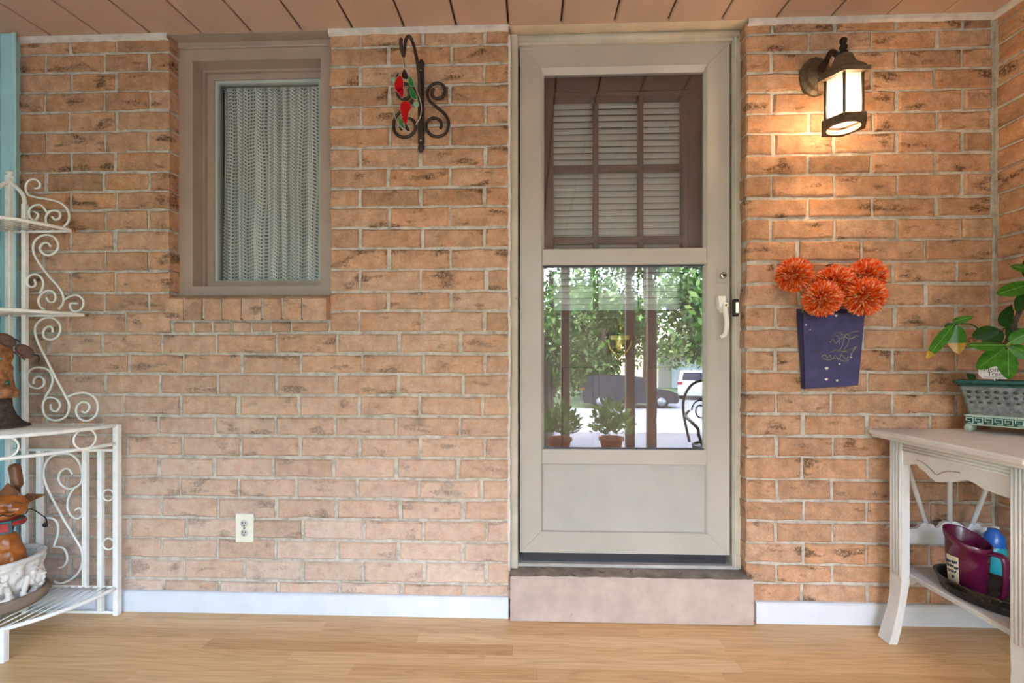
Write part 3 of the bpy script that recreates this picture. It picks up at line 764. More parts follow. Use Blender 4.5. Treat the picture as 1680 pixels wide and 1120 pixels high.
# ---- outlet
a = P3(386.5, 842.5, -.006); b = P3(415.5, 889.5, -.006)
ou = thing('electrical_outlet', 'ivory duplex outlet plate low on the brick wall', 'outlet', ((a.x + b.x) / 2, 0, b.z))
MB().box(a.x, b.x, -.007, .006, b.z, a.z, .002).build('cover_plate', 'ivory', ou)
cx = (a.x + b.x) / 2; cz = (a.z + b.z) / 2
for s_ in (1, -1):
    zc0_ = cz + s_ * .0195
    oo = MB().tube([(cx, -.005, zc0_), (cx, -.0085, zc0_)], .0155, 20).build('receptacle', 'ivory2', ou)
    m = MB(); m.box(cx - .008, cx - .005, -.0092, -.008, zc0_ - .002, zc0_ + .008); m.box(cx + .004, cx + .0065, -.0092, -.008, zc0_ - .001, zc0_ + .007)
    m.tube([(cx, -.0082, zc0_ - .008), (cx, -.0092, zc0_ - .008)], .0032, 8); m.build('slots', 'black', oo)
MB().tube([(cx, -.006, cz), (cx, -.0085, cz)], .003, 8).build('screw', 'black', ou)

# ================================================================== OUTSIDE (seen reflected in the storm door glass)
YM = YD + .016
def refl(u, v, Y): p = aty(u, v, 2 * YM - Y); return Vector((p.x, Y, p.z))
GZ0 = -1.25
def flat(name, x0, x1, y0, y1, z, mat): return struct(MB().box(x0, x1, y0, y1, z - .2, z).build(name, mat))
flat('lawn', -60, 60, -70, YF - .1, GZ0, 'lawn')
flat('road', -60, 60, -21.5, -13.5, GZ0 + .02, 'asphalt')
flat('front_walk', -1.2, 9, -13.5, YF - .1, GZ0 + .015, 'asphalt_shaded')
flat('driveway', 7, 14, -32, -21.5, GZ0 + .02, 'asphalt')
# porch front: beam and posts
struct(MB().box(XL - .1, XR + .45, YF - .02, YF + .12, 2.12, 2.30, .01).build('trim_8', 'post'))
pxs = [(-2.16, 'at the aqua wall'), (-1.30, 'behind the camera, left of centre'), (-.42, 'behind the camera'), (refl(927, 600, YF).x, 'mirrored at the left of the door glass'),
       (refl(1032, 600, YF).x, 'mirrored at the middle of the door glass'), (refl(1067, 600, YF).x, 'mirrored right of the middle post in the door glass'), (2.16, 'at the open right end of the porch')]
for x, wh in pxs:
    o = MB().box(x - .05, x + .05, YF, YF + .1, 0, 2.13, .008).build('porch_post', 'post', None, (x, YF + .05, 0))
    tag(o, 'brown painted porch post ' + wh, 'post', 'porch front posts')
# trees
def tree(name, c, rx, rz, n, label, seed, leaf=.22, mat='tree_leaf', trunk=True):
    rg = random.Random(seed); t = thing(name, label, 'tree', (c[0], c[1], GZ0), 'trees across the street')
    m = MB(); blobs = [(Vector((rg.gauss(0, .45) * rx, rg.gauss(0, .45) * rx, rg.uniform(-.7, .8) * rz)), rg.uniform(.3, .55)) for _ in range(14)]
    C = Vector(c)
    for i in range(n):
        b, br = rg.choice(blobs); d = Vector((rg.gauss(0, 1), rg.gauss(0, 1), rg.gauss(0, 1))).normalized() * (rg.random() ** .4)
        p = C + b + Vector((d.x * rx * br, d.y * rx * br, d.z * rz * br))
        if p.z < GZ0 + .3: continue
        a = Vector((rg.gauss(0, 1), rg.gauss(0, 1), rg.gauss(0, 1))).normalized(); q = a.orthogonal().normalized(); s_ = leaf * rg.uniform(.6, 1.3)
        m.add([p, p + (a + q * .5) * s_ * .5, p + a * s_, p + (a - q * .5) * s_ * .5], [(0, 1, 2, 3)])
    m.build('crown', mat, t)
    if trunk:
        m = MB().tube(cr([(c[0], c[1], GZ0), (c[0] + .1, c[1], GZ0 + (c[2] - GZ0) * .5), (c[0] - .05, c[1], c[2] + rz * .3)], 4), [.28 - .015 * i for i in range(9)], 8)
        m.build('trunk', 'trunk', t)
    return t
TR = [((1.5, -31, 5.5), 5.0, 5.0, 'left'), ((8.5, -34, 6.0), 5.5, 5.5, 'middle'), ((15, -30, 5.5), 5.0, 5.0, 'right'), ((-9, -33, 5.0), 5, 5, 'a'), ((-22, -34, 5.5), 6, 5.5, 'b'), ((28, -36, 4.5), 5, 4.5, 'c'), ((4.5, -27.5, 2.2), 3.0, 2.6, 'low')]
LB = ['tall leafy tree left in the door glass reflection', 'tall leafy tree central in the door glass reflection', 'tall leafy tree right in the door glass reflection', 'broad tree across the street, left of the reflected ones', 'broad tree across the street, far left', 'broad tree across the street, far right', 'low bushy tree behind the reflected dark car']
for i, (c, rx, rz, _) in enumerate(TR): tree('leafy_tree', c, rx, rz, 9000, LB[i], 20 + i, .34)
# near branch hanging in front of the porch
tree('ornamental_tree', (refl(1120, 500, -8).x + .9, -8.2, 2.0), 1.6, 1.2, 3600, 'small ornamental tree in the front yard by the reflected posts', 61, .17)
tree('sky_blocker_tree', (-4.2, -7.0, 3.0), 3.0, 2.4, 14000, 'added unseen tree blocking sky light at the left of the front yard', 63, .24)  # added out of view to block sky and darken the right corner
tree('sky_blocker_tree', (-15.5, -12.6, 4.0), 4.5, 3.6, 14000, 'added unseen tree blocking sky light at the far left by the road', 64, .34)  # second added tree, also unseen, cuts more sky light from the left
tree('ornamental_tree', (refl(930, 540, -9).x - .6, -9.2, 1.2), 1.6, 1.6, 3200, 'bushy small tree in the front yard left of the reflected posts', 62, .17)
# cars
def car(name, label, origin, heading, L, Hh, W, paint, suv):
    t = thing(name, label, 'car', (0, 0, 0)); M_ = Matrix.Translation(origin) @ Matrix.Rotation(heading, 4, 'Z')
    def put(m, nm, mat, par=None):
        m.v = [M_ @ p for p in m.v]; return m.build(nm, mat, par or t)
    h = Hh
    body = [(-L / 2, .32 * h), (-L / 2 + .02, .60 * h), (-L / 2 + .12, .66 * h), (L * .18, .62 * h), (L * .40, .54 * h), (L / 2 - .03, .44 * h), (L / 2, .22 * h), (L / 2 - .1, .16 * h), (-L / 2 + .1, .16 * h)]
    put(MB().prism(body, -W / 2, W / 2), 'body', paint)
    rear = -L / 2 + (.10 if suv else .25)
    cab = [(rear, .62 * h), (rear + .22, .96 * h), (rear + .6, h), (L * .02, h * .99), (L * .12, h * .93), (L * .25, .60 * h)]
    put(MB().prism(cab, -W / 2 + .08, W / 2 - .08), 'cabin', paint)
    win_ = [(rear + .28, .68 * h), (rear + .36, .93 * h), (L * .02, .93 * h), (L * .17, .68 * h)]
    put(MB().prism(win_, -W / 2 + .07, W / 2 - .07), 'side_window', 'carglass')
    m = MB().add([(rear + .02, -W * .38, .68 * h), (rear + .02, W * .38, .68 * h), (rear + .17, W * .34, .93 * h), (rear + .17, -W * .34, .93 * h)], [(0, 1, 2, 3)]); m.v = [p + Vector((-.03, 0, 0)) for p in m.v]
    put(m, 'rear_window', 'carglass')
    for s_ in (-1, 1):
        put(MB().box(-L / 2 - .01, -L / 2 + .12, s_ * W * .36, s_ * W * .505, .52 * h, .62 * h, .01), 'tail_lamp', 'tail')
        for xx in (-L * .31, L * .32):
            m = MB().tube([(xx, s_ * (W / 2 - .2), .34), (xx, s_ * (W / 2 + .01), .34)], .34, 20); wh = put(m, 'wheel', 'tyre')
            put(MB().tube([(xx, s_ * (W / 2 + .0), .34), (xx, s_ * (W / 2 + .02), .34)], .21, 14), 'wheel_rim', 'rim', wh)
    return t
ca, cb = refl(953, 640, -22.2), refl(1107, 640, -22.2)
car('parked_car', 'dark navy hatchback parked at the kerb, mirrored in the door glass', Vector(((ca.x + cb.x) / 2, -22.4, GZ0)), 0, cb.x - ca.x, 1.62, 1.8, 'carblue', True)
cc = refl(1148, 640, -29)
car('parked_car', 'white sport utility car in the driveway, mirrored in the door glass', Vector((cc.x - .2, -28.5, GZ0)), R(-65), 4.6, 1.75, 1.9, 'carwhite', True)
# house over the road
h0 = refl(1090, 600, -40)
hs = thing('house', 'beige house across the street behind the white car', 'house', (h0.x + 4, -42, GZ0))
MB().box(h0.x - .5, h0.x + 9, -46, -40, GZ0, GZ0 + 3.0).build('house_wall', 'stucco', hs)
MB().prism([(h0.x - 1, GZ0 + 3), (h0.x + 9.5, GZ0 + 3), (h0.x + 4.2, GZ0 + 5.2)], -46.4, -39.6).build('house_roof', 'roof', hs)
MB().box(h0.x + .6, h0.x + 3.4, -40.05, -39.9, GZ0, GZ0 + 2.2, .02).build('garage_door', 'carwhite', hs)
# planters on the porch
def planter(name, x, y, h, label, seed):
    rg = random.Random(seed); t = thing(name, label, 'planter', (x, y, 0))
    MB().lathe([(.0, .0), (.085, .0), (.12, .2), (.135, .2), (.135, .235), (.11, .235), (.105, .2), (0, .2)], (x, y, 0), 20).build('pot', 'terracotta', t)
    m = MB()
    for i in range(420):
        d = Vector((rg.gauss(0, 1), rg.gauss(0, 1), abs(rg.gauss(0, 1)) * .9)).normalized() * rg.random() ** .5
        p = Vector((x, y, .28)) + Vector((d.x * .22, d.y * .22, d.z * (h - .3)))
        a = (d + Vector((rg.gauss(0, .5), rg.gauss(0, .5), .3))).normalized(); q = a.orthogonal().normalized(); s_ = rg.uniform(.05, .09)
        m.add([p, p + (a + q * .5) * s_ * .5, p + a * s_, p + (a - q * .5) * s_ * .5], [(0, 1, 2, 3)])
    m.build('foliage', 'bush_leaf', t)
p1 = refl(918, 720, -3.05); planter('potted_bush', p1.x, -3.05, .62, 'leafy bush in a clay pot, left in the door glass reflection', 71)
p1 = refl(1003, 720, -3.1); planter('potted_bush', p1.x, -3.1, .66, 'leafy bush in a clay pot beside the mirrored middle post', 72)
# wrought iron chair, out of frame on the right, mirrored at the lower right of the glass
ch = thing('iron_armchair', 'black scrolled iron armchair mirrored at the lower right of the door glass', 'chair', (1.44, -1.48, 0))
cx, cy = 1.44, -1.48
MB().tube([(cx + .22 * math.cos(a), cy + .22 * math.sin(a), .42) for a in [2 * math.pi * k / 24 for k in range(24)]], .011, 8, True).build('seat_rim', 'black', ch)
m = MB()
for k in range(-4, 5):
    q = k * .045; l_ = math.sqrt(max(0, .22 ** 2 - q * q)); m.tube([(cx + q, cy - l_, .42), (cx + q, cy + l_, .42)], .005, 6)
m.build('seat_grid', 'black', ch)
for sx in (-1, 1):
    MB().tube(cr([(cx + sx * .17, cy + .15, .42), (cx + sx * .2, cy + .2, .22), (cx + sx * .23, cy + .24, .005)], 5), .011, 8).build('leg', 'black', ch)
    MB().tube(cr([(cx + sx * .17, cy - .15, .42), (cx + sx * .2, cy - .2, .22), (cx + sx * .23, cy - .24, .005)], 5), .011, 8).build('leg', 'black', ch)
    MB().tube(cr([(cx + sx * .2, cy - .2, .66), (cx + sx * .27, cy - .05, .64), (cx + sx * .29, cy + .12, .62), (cx + sx * .27, cy + .21, .58), (cx + sx * .26, cy + .2, .53), (cx + sx * .24, cy + .15, .52), (cx + sx * .2, cy + .12, .43)], 6), .011, 8).build('arm', 'black', ch)
MB().tube(cr([(cx - .2, cy - .18, .42), (cx - .23, cy - .24, .7), (cx - .15, cy - .28, .86), (cx, cy - .29, .9), (cx + .15, cy - .28, .86), (cx + .23, cy - .24, .7), (cx + .2, cy - .18, .42)], 6), .011, 8).build('backrest', 'black', ch)
for sx in (-1, 1):
    sp = [(cx + sx * (.09 + .07 * math.cos(a) * (1 - a / 14)), cy - .25, .66 + .09 * math.sin(a) * (1 - a / 14)) for a in [i * .4 for i in range(26)]]
    MB().tube(sp, .006, 6).build('back_scroll', 'black', ch)

# ================================================================== LANTERN
YLn = -.18; RH = .064
xF = ux(1385, YLn - .866 * RH); lx = xF + RH / 2
zTop = aty(1385, 118, YLn - .866 * RH).z; zBot = aty(1384, 186, YLn - .866 * RH).z; zRim = aty(1384, 196, YLn - .866 * RH).z
zPl = aty(1338, 128, 0).z; xPl = ux(1338, 0)
lt = thing('wall_lantern', 'lit bronze hexagonal wall lantern with frosted panes', 'lantern', (lx, 0, zPl))
def hexv(r, z, ph=0): return [Vector((lx + r * math.cos(R(60 * k) + ph), YLn + r * math.sin(R(60 * k) + ph), z)) for k in range(6)]
m = MB()                                  # wall plate
def plate(rx, rz, y): return [(lx + rx * math.cos(2 * math.pi * k / 16), y, zPl + rz * math.sin(2 * math.pi * k / 16)) for k in range(16)]
rings = [plate(.062, .078, 0.004), plate(.062, .078, -.012), plate(.05, .064, -.02), plate(.045, .058, -.032), plate(.02, .028, -.05)]
vs = [p for r_ in rings for p in r_]
m.smooth = False; m.add(vs, [[16 * i + k, 16 * i + (k + 1) % 16, 16 * i + 16 + (k + 1) % 16, 16 * i + 16 + k] for i in range(4) for k in range(16)] + [list(range(64, 80))]); m.build('wall_plate', 'bronze', lt)
zApex = aty(1384, 88, YLn).z; zFin = aty(1381.6, 61, YLn).z
pp = [(lx, -.04, zPl), (lx, -.075, zPl + .02), (lx, -.11, zPl + .035), (lx, -.15, zApex + .012), (lx, YLn, zApex + .006)]
MB().tube(cr(pp, 5), [.013] * 6 + [.010] * 15, 10).build('arm', 'bronze_dk', lt)
m = MB(); prof = [(RH + .026, zTop - .004), (RH + .028, zTop + .010), (RH + .018, zTop + .014), (RH + .006, zTop + .030), (RH - .02, zTop + .052), (.03, zApex - .012), (.012, zApex)]
vs = [p for r_, z in prof for p in hexv(r_, z)]; vs += hexv(RH + .004, zTop - .004)
n6 = len(prof)
m.add(vs, [[6 * i + k, 6 * i + (k + 1) % 6, 6 * i + 6 + (k + 1) % 6, 6 * i + 6 + k] for i in range(n6 - 1) for k in range(6)] + [[6 * (n6 - 1) + k for k in range(6)]] +
      [[6 * n6 + k, 6 * n6 + (k + 1) % 6, (k + 1) % 6, k] for k in range(6)])
m.build('roof', 'bronze', lt)
hf = zFin - zApex
MB().lathe([(.013, -.004), (.016, .004), (.009, hf * .18), (.013, hf * .32), (.014, hf * .42), (.008, hf * .55), (.012, hf * .68), (.013, hf * .84), (.007, hf * .97), (.001, hf)], (lx, YLn, zApex), 14).build('finial', 'bronze_dk', lt)
for k in range(6):
    a, b = hexv(RH, zBot)[k], hexv(RH, zTop)[k]
    MB().tube([a, b], .0055, 6).build('post', 'bronze', lt)
    a = hexv(RH - .004, zBot); b = hexv(RH - .004, zTop)
    MB().add([a[k], a[(k + 1) % 6], b[(k + 1) % 6], b[k]], [(0, 1, 2, 3)]).build('glass_pane', 'frost', lt)
m = MB(); lo = zRim - .006
A = hexv(RH + .008, zBot + .004); B = hexv(RH + .014, zBot - .002); C_ = hexv(RH + .014, lo); vs = A + B + C_
ci = [Vector((lx + (RH * .83) * math.cos(R(10 * k)), YLn + (RH * .83) * math.sin(R(10 * k)), lo)) for k in range(36)]
ci2 = [p + Vector((0, 0, .016)) for p in ci]
m.add(vs, [[6 * i + k, 6 * i + (k + 1) % 6, 6 * i + 6 + (k + 1) % 6, 6 * i + 6 + k] for i in (0, 1) for k in range(6)])
vs = C_ + ci + ci2; fs = []
for k in range(6):
    fs.append([k] + [6 + (6 * k + j) % 36 for j in range(0, 7)] + [(k + 1) % 6])
fs += [[6 + k, 42 + k, 42 + (k + 1) % 36, 6 + (k + 1) % 36] for k in range(36)]
m.add(vs, fs); m.build('base_ring', 'bronze', lt)
zb_ = zTop - .055
MB().tube([(lx, YLn, zTop + .01), (lx, YLn, zTop - .02)], .013, 12).build('socket', 'white', lt)
MB().lathe([(.001, -.05), (.018, -.044), (.026, -.026), (.026, -.012), (.016, .014), (.012, .035)], (lx, YLn, zb_), 16).build('bulb', 'bulb', lt)
ld = bpy.data.lights.new('lantern_light', 'POINT'); ld.energy = LAMP_W; ld.color = (1, .66, .38); ld.shadow_soft_size = .03
lo_ = bpy.data.objects.new('lantern_light', ld); COL.objects.link(lo_); lo_.location = (lx, YLn, zb_ - .055)

# ================================================================== SCROLL BRACKET AND SUNCATCHER
xb = ux(692, 0); yb = -.012
br = thing('scroll_bracket', 'dark wrought iron scroll bracket with a curved hook on the brick wall', 'bracket', (xb, 0, vz(250, 0, 690)))
zt_, zb_ = vz(112, yb, 690), vz(236, yb, 690)
m = MB().box(xb - .0125, xb + .0125, yb - .004, yb + .003, zb_, zt_, .002); m.box(xb - .012, xb + .012, yb - .002, .004, zb_ + .01, zb_ + .03); m.build('back_bar', 'iron', br)
for zz, s_ in ((zt_, 1), (zb_, -1)):
    m = MB().lathe([(.012, 0), (.010, .004), (.014, .012), (.013, .022), (.006, .034), (.001, .038)], (0, 0, 0), 10, 1, .45)
    m.v = [Vector((xb + p.x, yb + p.y, zz + p.z * s_)) for p in m.v]; m.build('spear_tip', 'iron', br)
    MB().ball((xb, yb - .006, zz - s_ * .012), .004, 8, 6).build('screw', 'chrome', br)
def sc(pts, y=yb - .004, mir=False):
    P = [aty(600 + a / 4.872, 40 + b / 4.872, y) for a, b in pts]
    if mir: P = [Vector((2 * xb - p.x, p.y, p.z)) for p in P]
    return cr(P, 5)
S1 = [(545, 515), (530, 540), (535, 575), (565, 592), (605, 583), (630, 550), (628, 505), (600, 475), (560, 470), (520, 490), (495, 530), (495, 575), (515, 615), (560, 655), (610, 695), (645, 735), (662, 785), (655, 840), (625, 880), (575, 897), (525, 885), (490, 845), (485, 800), (505, 765), (540, 748), (580, 758), (603, 785), (605, 815), (597, 835)]
MB().tube(sc(S1), .0062, 8).build('scroll', 'iron', br); MB().tube(sc(S1, mir=True), .0062, 8).build('scroll', 'iron', br)
hk = [(690, 195), (690, 170), (689, 145), (686.5, 115), (682, 88), (676.5, 68), (671, 59.5), (666.5, 64), (664, 76), (663, 86), (662, 91), (660.5, 86), (659.5, 76), (660.5, 70)]
H = []
for i, (u, v) in enumerate(hk):
    if i < 2: p = aty(u, v, yb - .008); p.x = xb
    else: p = atx(u, v, xb - .002)
    if p.y > yb - .008: p.y = yb - .008
    H.append(p)
H[-3].y -= .006; H[-2].y -= .014; H[-1].y -= .018
MB().tube(cr(H, 5), .0065, 8).build('hook', 'iron', br)
yh = H[10].y; xh = H[10].x
zh = H[10].z
def sp(a, b, dy=0): return aty(600 + a / 4.872, 40 + b / 4.872, yh + dy)
sn = thing('suncatcher', 'oval stained glass suncatcher with red blooms hanging from the iron hook', 'suncatcher', sp(320, 850))
MB().tube([(xh, yh, zh - .002), sp(312, 352)], .0012, 5).build('hanging_thread', 'navy', sn)
ov = cr([sp(312, 350), sp(360, 420), sp(410, 530), sp(445, 650), sp(435, 740), sp(400, 800)], 8)
MB().tube(ov, .0016, 6).build('wire_frame', 'lead', sn)
MB().tube(cr([sp(312, 350), sp(270, 328), sp(220, 345), sp(197, 410), sp(200, 520), sp(215, 660), sp(250, 780), sp(310, 845), sp(355, 855)], 8), .0014, 6).build('wire_frame', 'lead', sn)
def pane(pts, mat, dy=0, nm='glass_petal', came=True):
    C0 = [sp(a, b, dy) for a, b in pts]; L_ = cr(C0, 4, True); m = MB().prism([(p.x, p.z) for p in L_], yh + dy - .002, yh + dy + .002)
    o = m.build(nm, mat, sn)
    if came: MB().tube(L_, .0013, 5, True).build('lead_came', 'lead', o)
pane([(255, 425), (285, 415), (300, 460), (298, 510), (270, 530), (240, 525), (232, 480)], 'sg_red')
pane([(250, 530), (298, 512), (303, 555), (292, 590), (270, 560)], 'sg_red')
pane([(280, 640), (315, 615), (350, 630), (362, 665), (345, 700), (335, 745), (300, 745), (280, 700)], 'sg_red')
pane([(290, 748), (336, 745), (325, 800), (312, 790)], 'sg_red')
pane([(345, 425), (365, 430), (385, 490), (350, 485)], 'sg_green', nm='glass_leaf'); pane([(348, 500), (385, 530), (408, 600), (365, 580)], 'sg_green', nm='glass_leaf')
pane([(262, 740), (290, 780), (312, 835), (275, 800)], 'sg_green', nm='glass_leaf')
pane([(310, 360), (340, 425), (318, 440), (288, 415)], 'sg_dark', nm='glass_bud'); pane([(262, 392), (250, 400), (240, 425), (262, 415)], 'sg_dark', nm='glass_bud')
pane([(320, 790), (355, 855), (318, 840)], 'sg_dark', nm='glass_bud'); pane([(385, 630), (415, 620), (425, 645), (400, 660)], 'sg_pale', nm='glass_leaf'); pane([(208, 430), (232, 425), (228, 460), (210, 455)], 'sg_pale', nm='glass_leaf')

# ================================================================== WALL POCKET AND FLOWERS
def q(u, v, y): return aty(u, v, y)
yt, ybm = -.052, -.030
TL, TRr, BRr, BL = q(1317.5, 513, yt), q(1419, 514, yt), q(1408, 632, ybm), q(1321, 638, ybm)
wp = thing('wall_pocket', 'navy blue painted wooden wall pocket with silver scribbles', 'planter', ((TL.x + TRr.x) / 2, 0, BL.z))
m = MB().prism_dir([BL, BRr, TRr, TL], (0, .008, 0)); m.build('front_board', 'navy', wp)
m = MB()
for a, b in ((BL, TL), (TRr, BRr)):
    m.add([a, b, Vector((b.x, -.004, b.z)), Vector((a.x, -.004, a.z))], [(0, 1, 2, 3)])
m.add([BL, BRr, Vector((BRr.x, -.004, BRr.z)), Vector((BL.x, -.004, BL.z))], [(0, 1, 2, 3)])
zk = TL.z + .02
m.prism([(BL.x, BL.z), (BRr.x, BRr.z), (TRr.x, zk), (TL.x, zk)], -.010, -.003); m.build('pocket_body', 'navy', wp)
MB().tube(cr([q(1351, 465, -.02), q(1352, 447, -.022), q(1355, 437, -.02), q(1361, 434, -.018), q(1367, 438, -.02), q(1371, 450, -.022), q(1372, 465, -.02)], 5), .0022, 6).build('wire_loop', 'black', wp)
MB().ball(q(1359, 435.5, -.006), (.004, .012, .004), 8, 6).build('nail', 'iron', wp)
nrm = (TRr - TL).cross(BL - TL).normalized()
if nrm.y > 0: nrm = -nrm
def onb(u, v):                          # point on the front board
    d = ray(u, v); t = (TL - CAM).dot(nrm) / d.dot(nrm); return CAM + d * t + nrm * .001
scr = [[(1369, 548), (1376, 545), (1384, 549), (1392, 547), (1401, 544), (1408, 543)], [(1366, 553), (1372, 550), (1378, 556), (1385, 552), (1394, 556), (1404, 550), (1407, 553)], [(1361, 562), (1366, 556), (1371, 563), (1376, 557), (1377, 565)],
       [(1386, 549), (1383, 560), (1380, 570), (1374, 576)], [(1392, 557), (1390, 566), (1384, 573)], [(1362, 578), (1371, 574), (1380, 576), (1391, 574), (1405, 568), (1400, 575)],
       [(1403, 569), (1398, 577), (1393, 588)], [(1347, 585), (1353, 581), (1357, 587), (1361, 582), (1365, 589), (1370, 583), (1376, 590), (1381, 582), (1387, 589), (1392, 583)], [(1350, 588), (1360, 590), (1372, 587), (1384, 592), (1392, 590)],
       [(1378, 583), (1384, 577), (1391, 578)], [(1386, 552), (1390, 548), (1396, 555), (1403, 552)]]
m = MB()
for s_ in scr: m.tube(cr([onb(u, v) for u, v in s_], 4), .0018, 4)
m.build('silver_scribble', 'silver_ink', wp)
for (u, v, r_) in ((1356, 604, 3), (1355.5, 622, 2.6), (1373, 624, 2.2), (1377, 597, 1.6), (1371.5, 518, 2), (1322, 533, 1.5), (1408, 517, 2.4), (1329, 541, 1.2), (1396, 586, 1.4)):
    p = onb(u, v); MB().add([p + Vector((r_ / 420 * math.cos(a) * (1 + .4 * math.sin(3 * a)), -.0004, r_ / 520 * math.sin(a))) for a in [k * .7 for k in range(9)]], [list(range(9))]).build('paint_chip', 'chip', wp)
FL = [(1302.5, 451, 29.5, -.075, 'single orange pompom flower set apart at the left of the wall pocket', (1319, 508)), (1368, 464, 30, -.075, 'orange pompom flower under the wire loop, partly hidden by its neighbours', (1365, 520)),
      (1348.5, 490, 30.5, -.125, 'orange pompom flower lowest at the left over the wall pocket rim', (1352, 525)), (1422, 453, 29.5, -.07, 'orange pompom flower at the upper right of the wall pocket', (1400, 520)),
      (1418, 486, 32, -.125, 'largest orange pompom flower, lower right over the wall pocket rim', (1398, 525))]
for i, (u, v, rp, y, lab, sb) in enumerate(FL):
    c = q(u, v, y); r_ = rp / 800 * (y + 2.0)
    base = q(sb[0], sb[1], -.045); base.z = max(BL.z + .03, min(base.z, TL.z - .02))
    t = thing('pompom_flower', lab, 'flower', base, 'orange pompom flowers in the wall pocket')
    rg = random.Random(200 + i); m = MB(); m.ball(c, r_ * .55, 12, 8); N = 900
    for k in range(N):
        z = 1 - 2 * (k + .5) / N; a = k * 2.39996; d = Vector((math.sqrt(1 - z * z) * math.cos(a), math.sqrt(1 - z * z) * math.sin(a), z))
        d = (d + Vector((rg.gauss(0, .06), rg.gauss(0, .06), rg.gauss(0, .06)))).normalized(); e1 = d.orthogonal().normalized(); e1 = Matrix.Rotation(rg.random() * 6.3, 3, d) @ e1; e2 = d.cross(e1)
        rr = r_ * rg.uniform(.9, 1.04); s_ = r_ * .058
        b0 = c + d * r_ * .45; mid = c + d * rr * .85; tip = c + d * rr
        m.add([b0 + e1 * s_ * .5, b0 - e1 * s_ * .25 + e2 * s_ * .43, b0 - e1 * s_ * .25 - e2 * s_ * .43, mid + e1 * s_, mid - e1 * s_ * .5 + e2 * s_ * .86, mid - e1 * s_ * .5 - e2 * s_ * .86, tip],
              [(0, 1, 4, 3), (1, 2, 5, 4), (2, 0, 3, 5), (3, 4, 6), (4, 5, 6), (5, 3, 6)])
    m.build('bloom', 'petal', t)
    base.y = -.028; rm = c.lerp(base, .5); rm.y = -.030; rm.z = max(rm.z, TL.z + .012)
    rm.x = min(max(rm.x, TL.x + .008), TRr.x - .008); base.x = min(max(base.x, TL.x + .012), TRr.x - .02)
    MB().tube(cr([c, rm, base], 5), .0042, 8).build('stem', 'stem', t)

# ================================================================== WHITE TABLE
ZT = .785; TX0, TX1 = 1.337, 1.828; TY0, TY1 = -.632, -.022
LX = 1.375
tb = thing('side_table', 'white painted wooden table with fluted legs in the brick corner', 'table', ((TX0 + TX1) / 2, (TY0 + TY1) / 2, 0))
m = MB().box(TX0, TX1, TY0, TY1, ZT - .022, ZT, .006); m.build('table_top', 'twood', tb)
m = MB().box(TX0 + .012, TX1 - .004, TY0 + .012, TY1 - .002, ZT - .032, ZT - .021, .003); m.build('top_moulding', 'twood', tb)
def leg(x, y, w_, d_, fx, fy, flute=True):
    m = MB(); zs = [ZT - .03, .40, .235, .17, .11, .05, .001]
    secs = []
    for z in zs:
        t = max(0, (.235 - z) / .235); k = 1 - .22 * math.sin(min(1, t * 1.2) * math.pi) * .6
        ox = fx * .045 * t ** 1.6; oy = fy * .03 * t ** 1.6
        secs.append([(x + ox - w_ / 2 * k, y + oy - d_ / 2 * k, z), (x + ox + w_ / 2 * k, y + oy - d_ / 2 * k, z), (x + ox + w_ / 2 * k, y + oy + d_ / 2 * k, z), (x + ox - w_ / 2 * k, y + oy + d_ / 2 * k, z)])
    vs = [p for s_ in secs for p in s_]; n = len(secs)
    fs = [[4 * i + k, 4 * i + (k + 1) % 4, 4 * i + 4 + (k + 1) % 4, 4 * i + 4 + k][::-1] for i in range(n - 1) for k in range(4)] + [[0, 1, 2, 3][::-1], [4 * n - 4 + k for k in range(4)]]
    m.add([Vector(p) for p in vs], fs); o = m.build('leg', 'twood', tb)
    f = MB()
    for k in range(4):
        yy = y - d_ / 2 + d_ * (k + .5) / 4 
        f.tube([(x - w_ / 2 - .0005, yy, .25), (x - w_ / 2 - .0005, yy, ZT - .034)], .0042, 6)
    for k in range(2):
        pass
    f.build('fluting', 'twood', o)
    return o
BLY = -.115; FLY = -.578
leg(LX + .015, BLY, .030, .058, -1, 0); leg(LX + .015, FLY, .032, .048, -1, -1)
leg(TX1 - .03, FLY, .032, .048, 0, -1); leg(TX1 - .03, -.32, .030, .058, 0, 0)
# side apron with scalloped lower edge (facing left)
def crop5(a, b, x): return atx(1400 + a / 2.546, 680 + b / 2.546, x)
XA = LX + .006
y0a, y1a = BLY - .029, FLY + .024
top = ZT - .032
sc_ = [(187, 205), (262, 205), (275, 222), (300, 240), (320, 262), (345, 280), (372, 283), (392, 277), (415, 281), (440, 276), (465, 270), (490, 278), (512, 290), (545, 312), (580, 330)]
low = [crop5(a, b, XA) for a, b in sc_]
low[0].y = y0a; low[-1].y = y1a
lo2 = [(p.y, p.z) for p in low]
pts = [Vector((XA, y0a, top)), Vector((XA, y1a, top))] + [Vector((XA, y, z)) for y, z in lo2[::-1]]
m = MB().prism_dir(pts, (.016, 0, 0)); ap = m.build('side_apron', 'twood', tb)
for k, dz in enumerate((.012, .022, .032)):
    MB().tube([(XA - .0005, y0a, top - dz), (XA - .0005, y1a, top - dz)], .0035, 6).build('groove_bead', 'twood', ap)
or1 = cr([crop5(265, 190, XA - .001), crop5(290, 200, XA - .001), crop5(320, 225, XA - .001), crop5(345, 252, XA - .001)], 4); or2 = cr([crop5(350, 252, XA - .001), crop5(370, 242, XA - .001), crop5(400, 236, XA - .001), crop5(445, 243, XA - .001)], 4)
MB().tube(or1, .0022, 5).tube(or2, .0022, 5).build('carved_vine', 'tgroove', ap); MB().ball(crop5(347, 254, XA), .005, 8, 6).build('carved_berry', 'twood', ap)
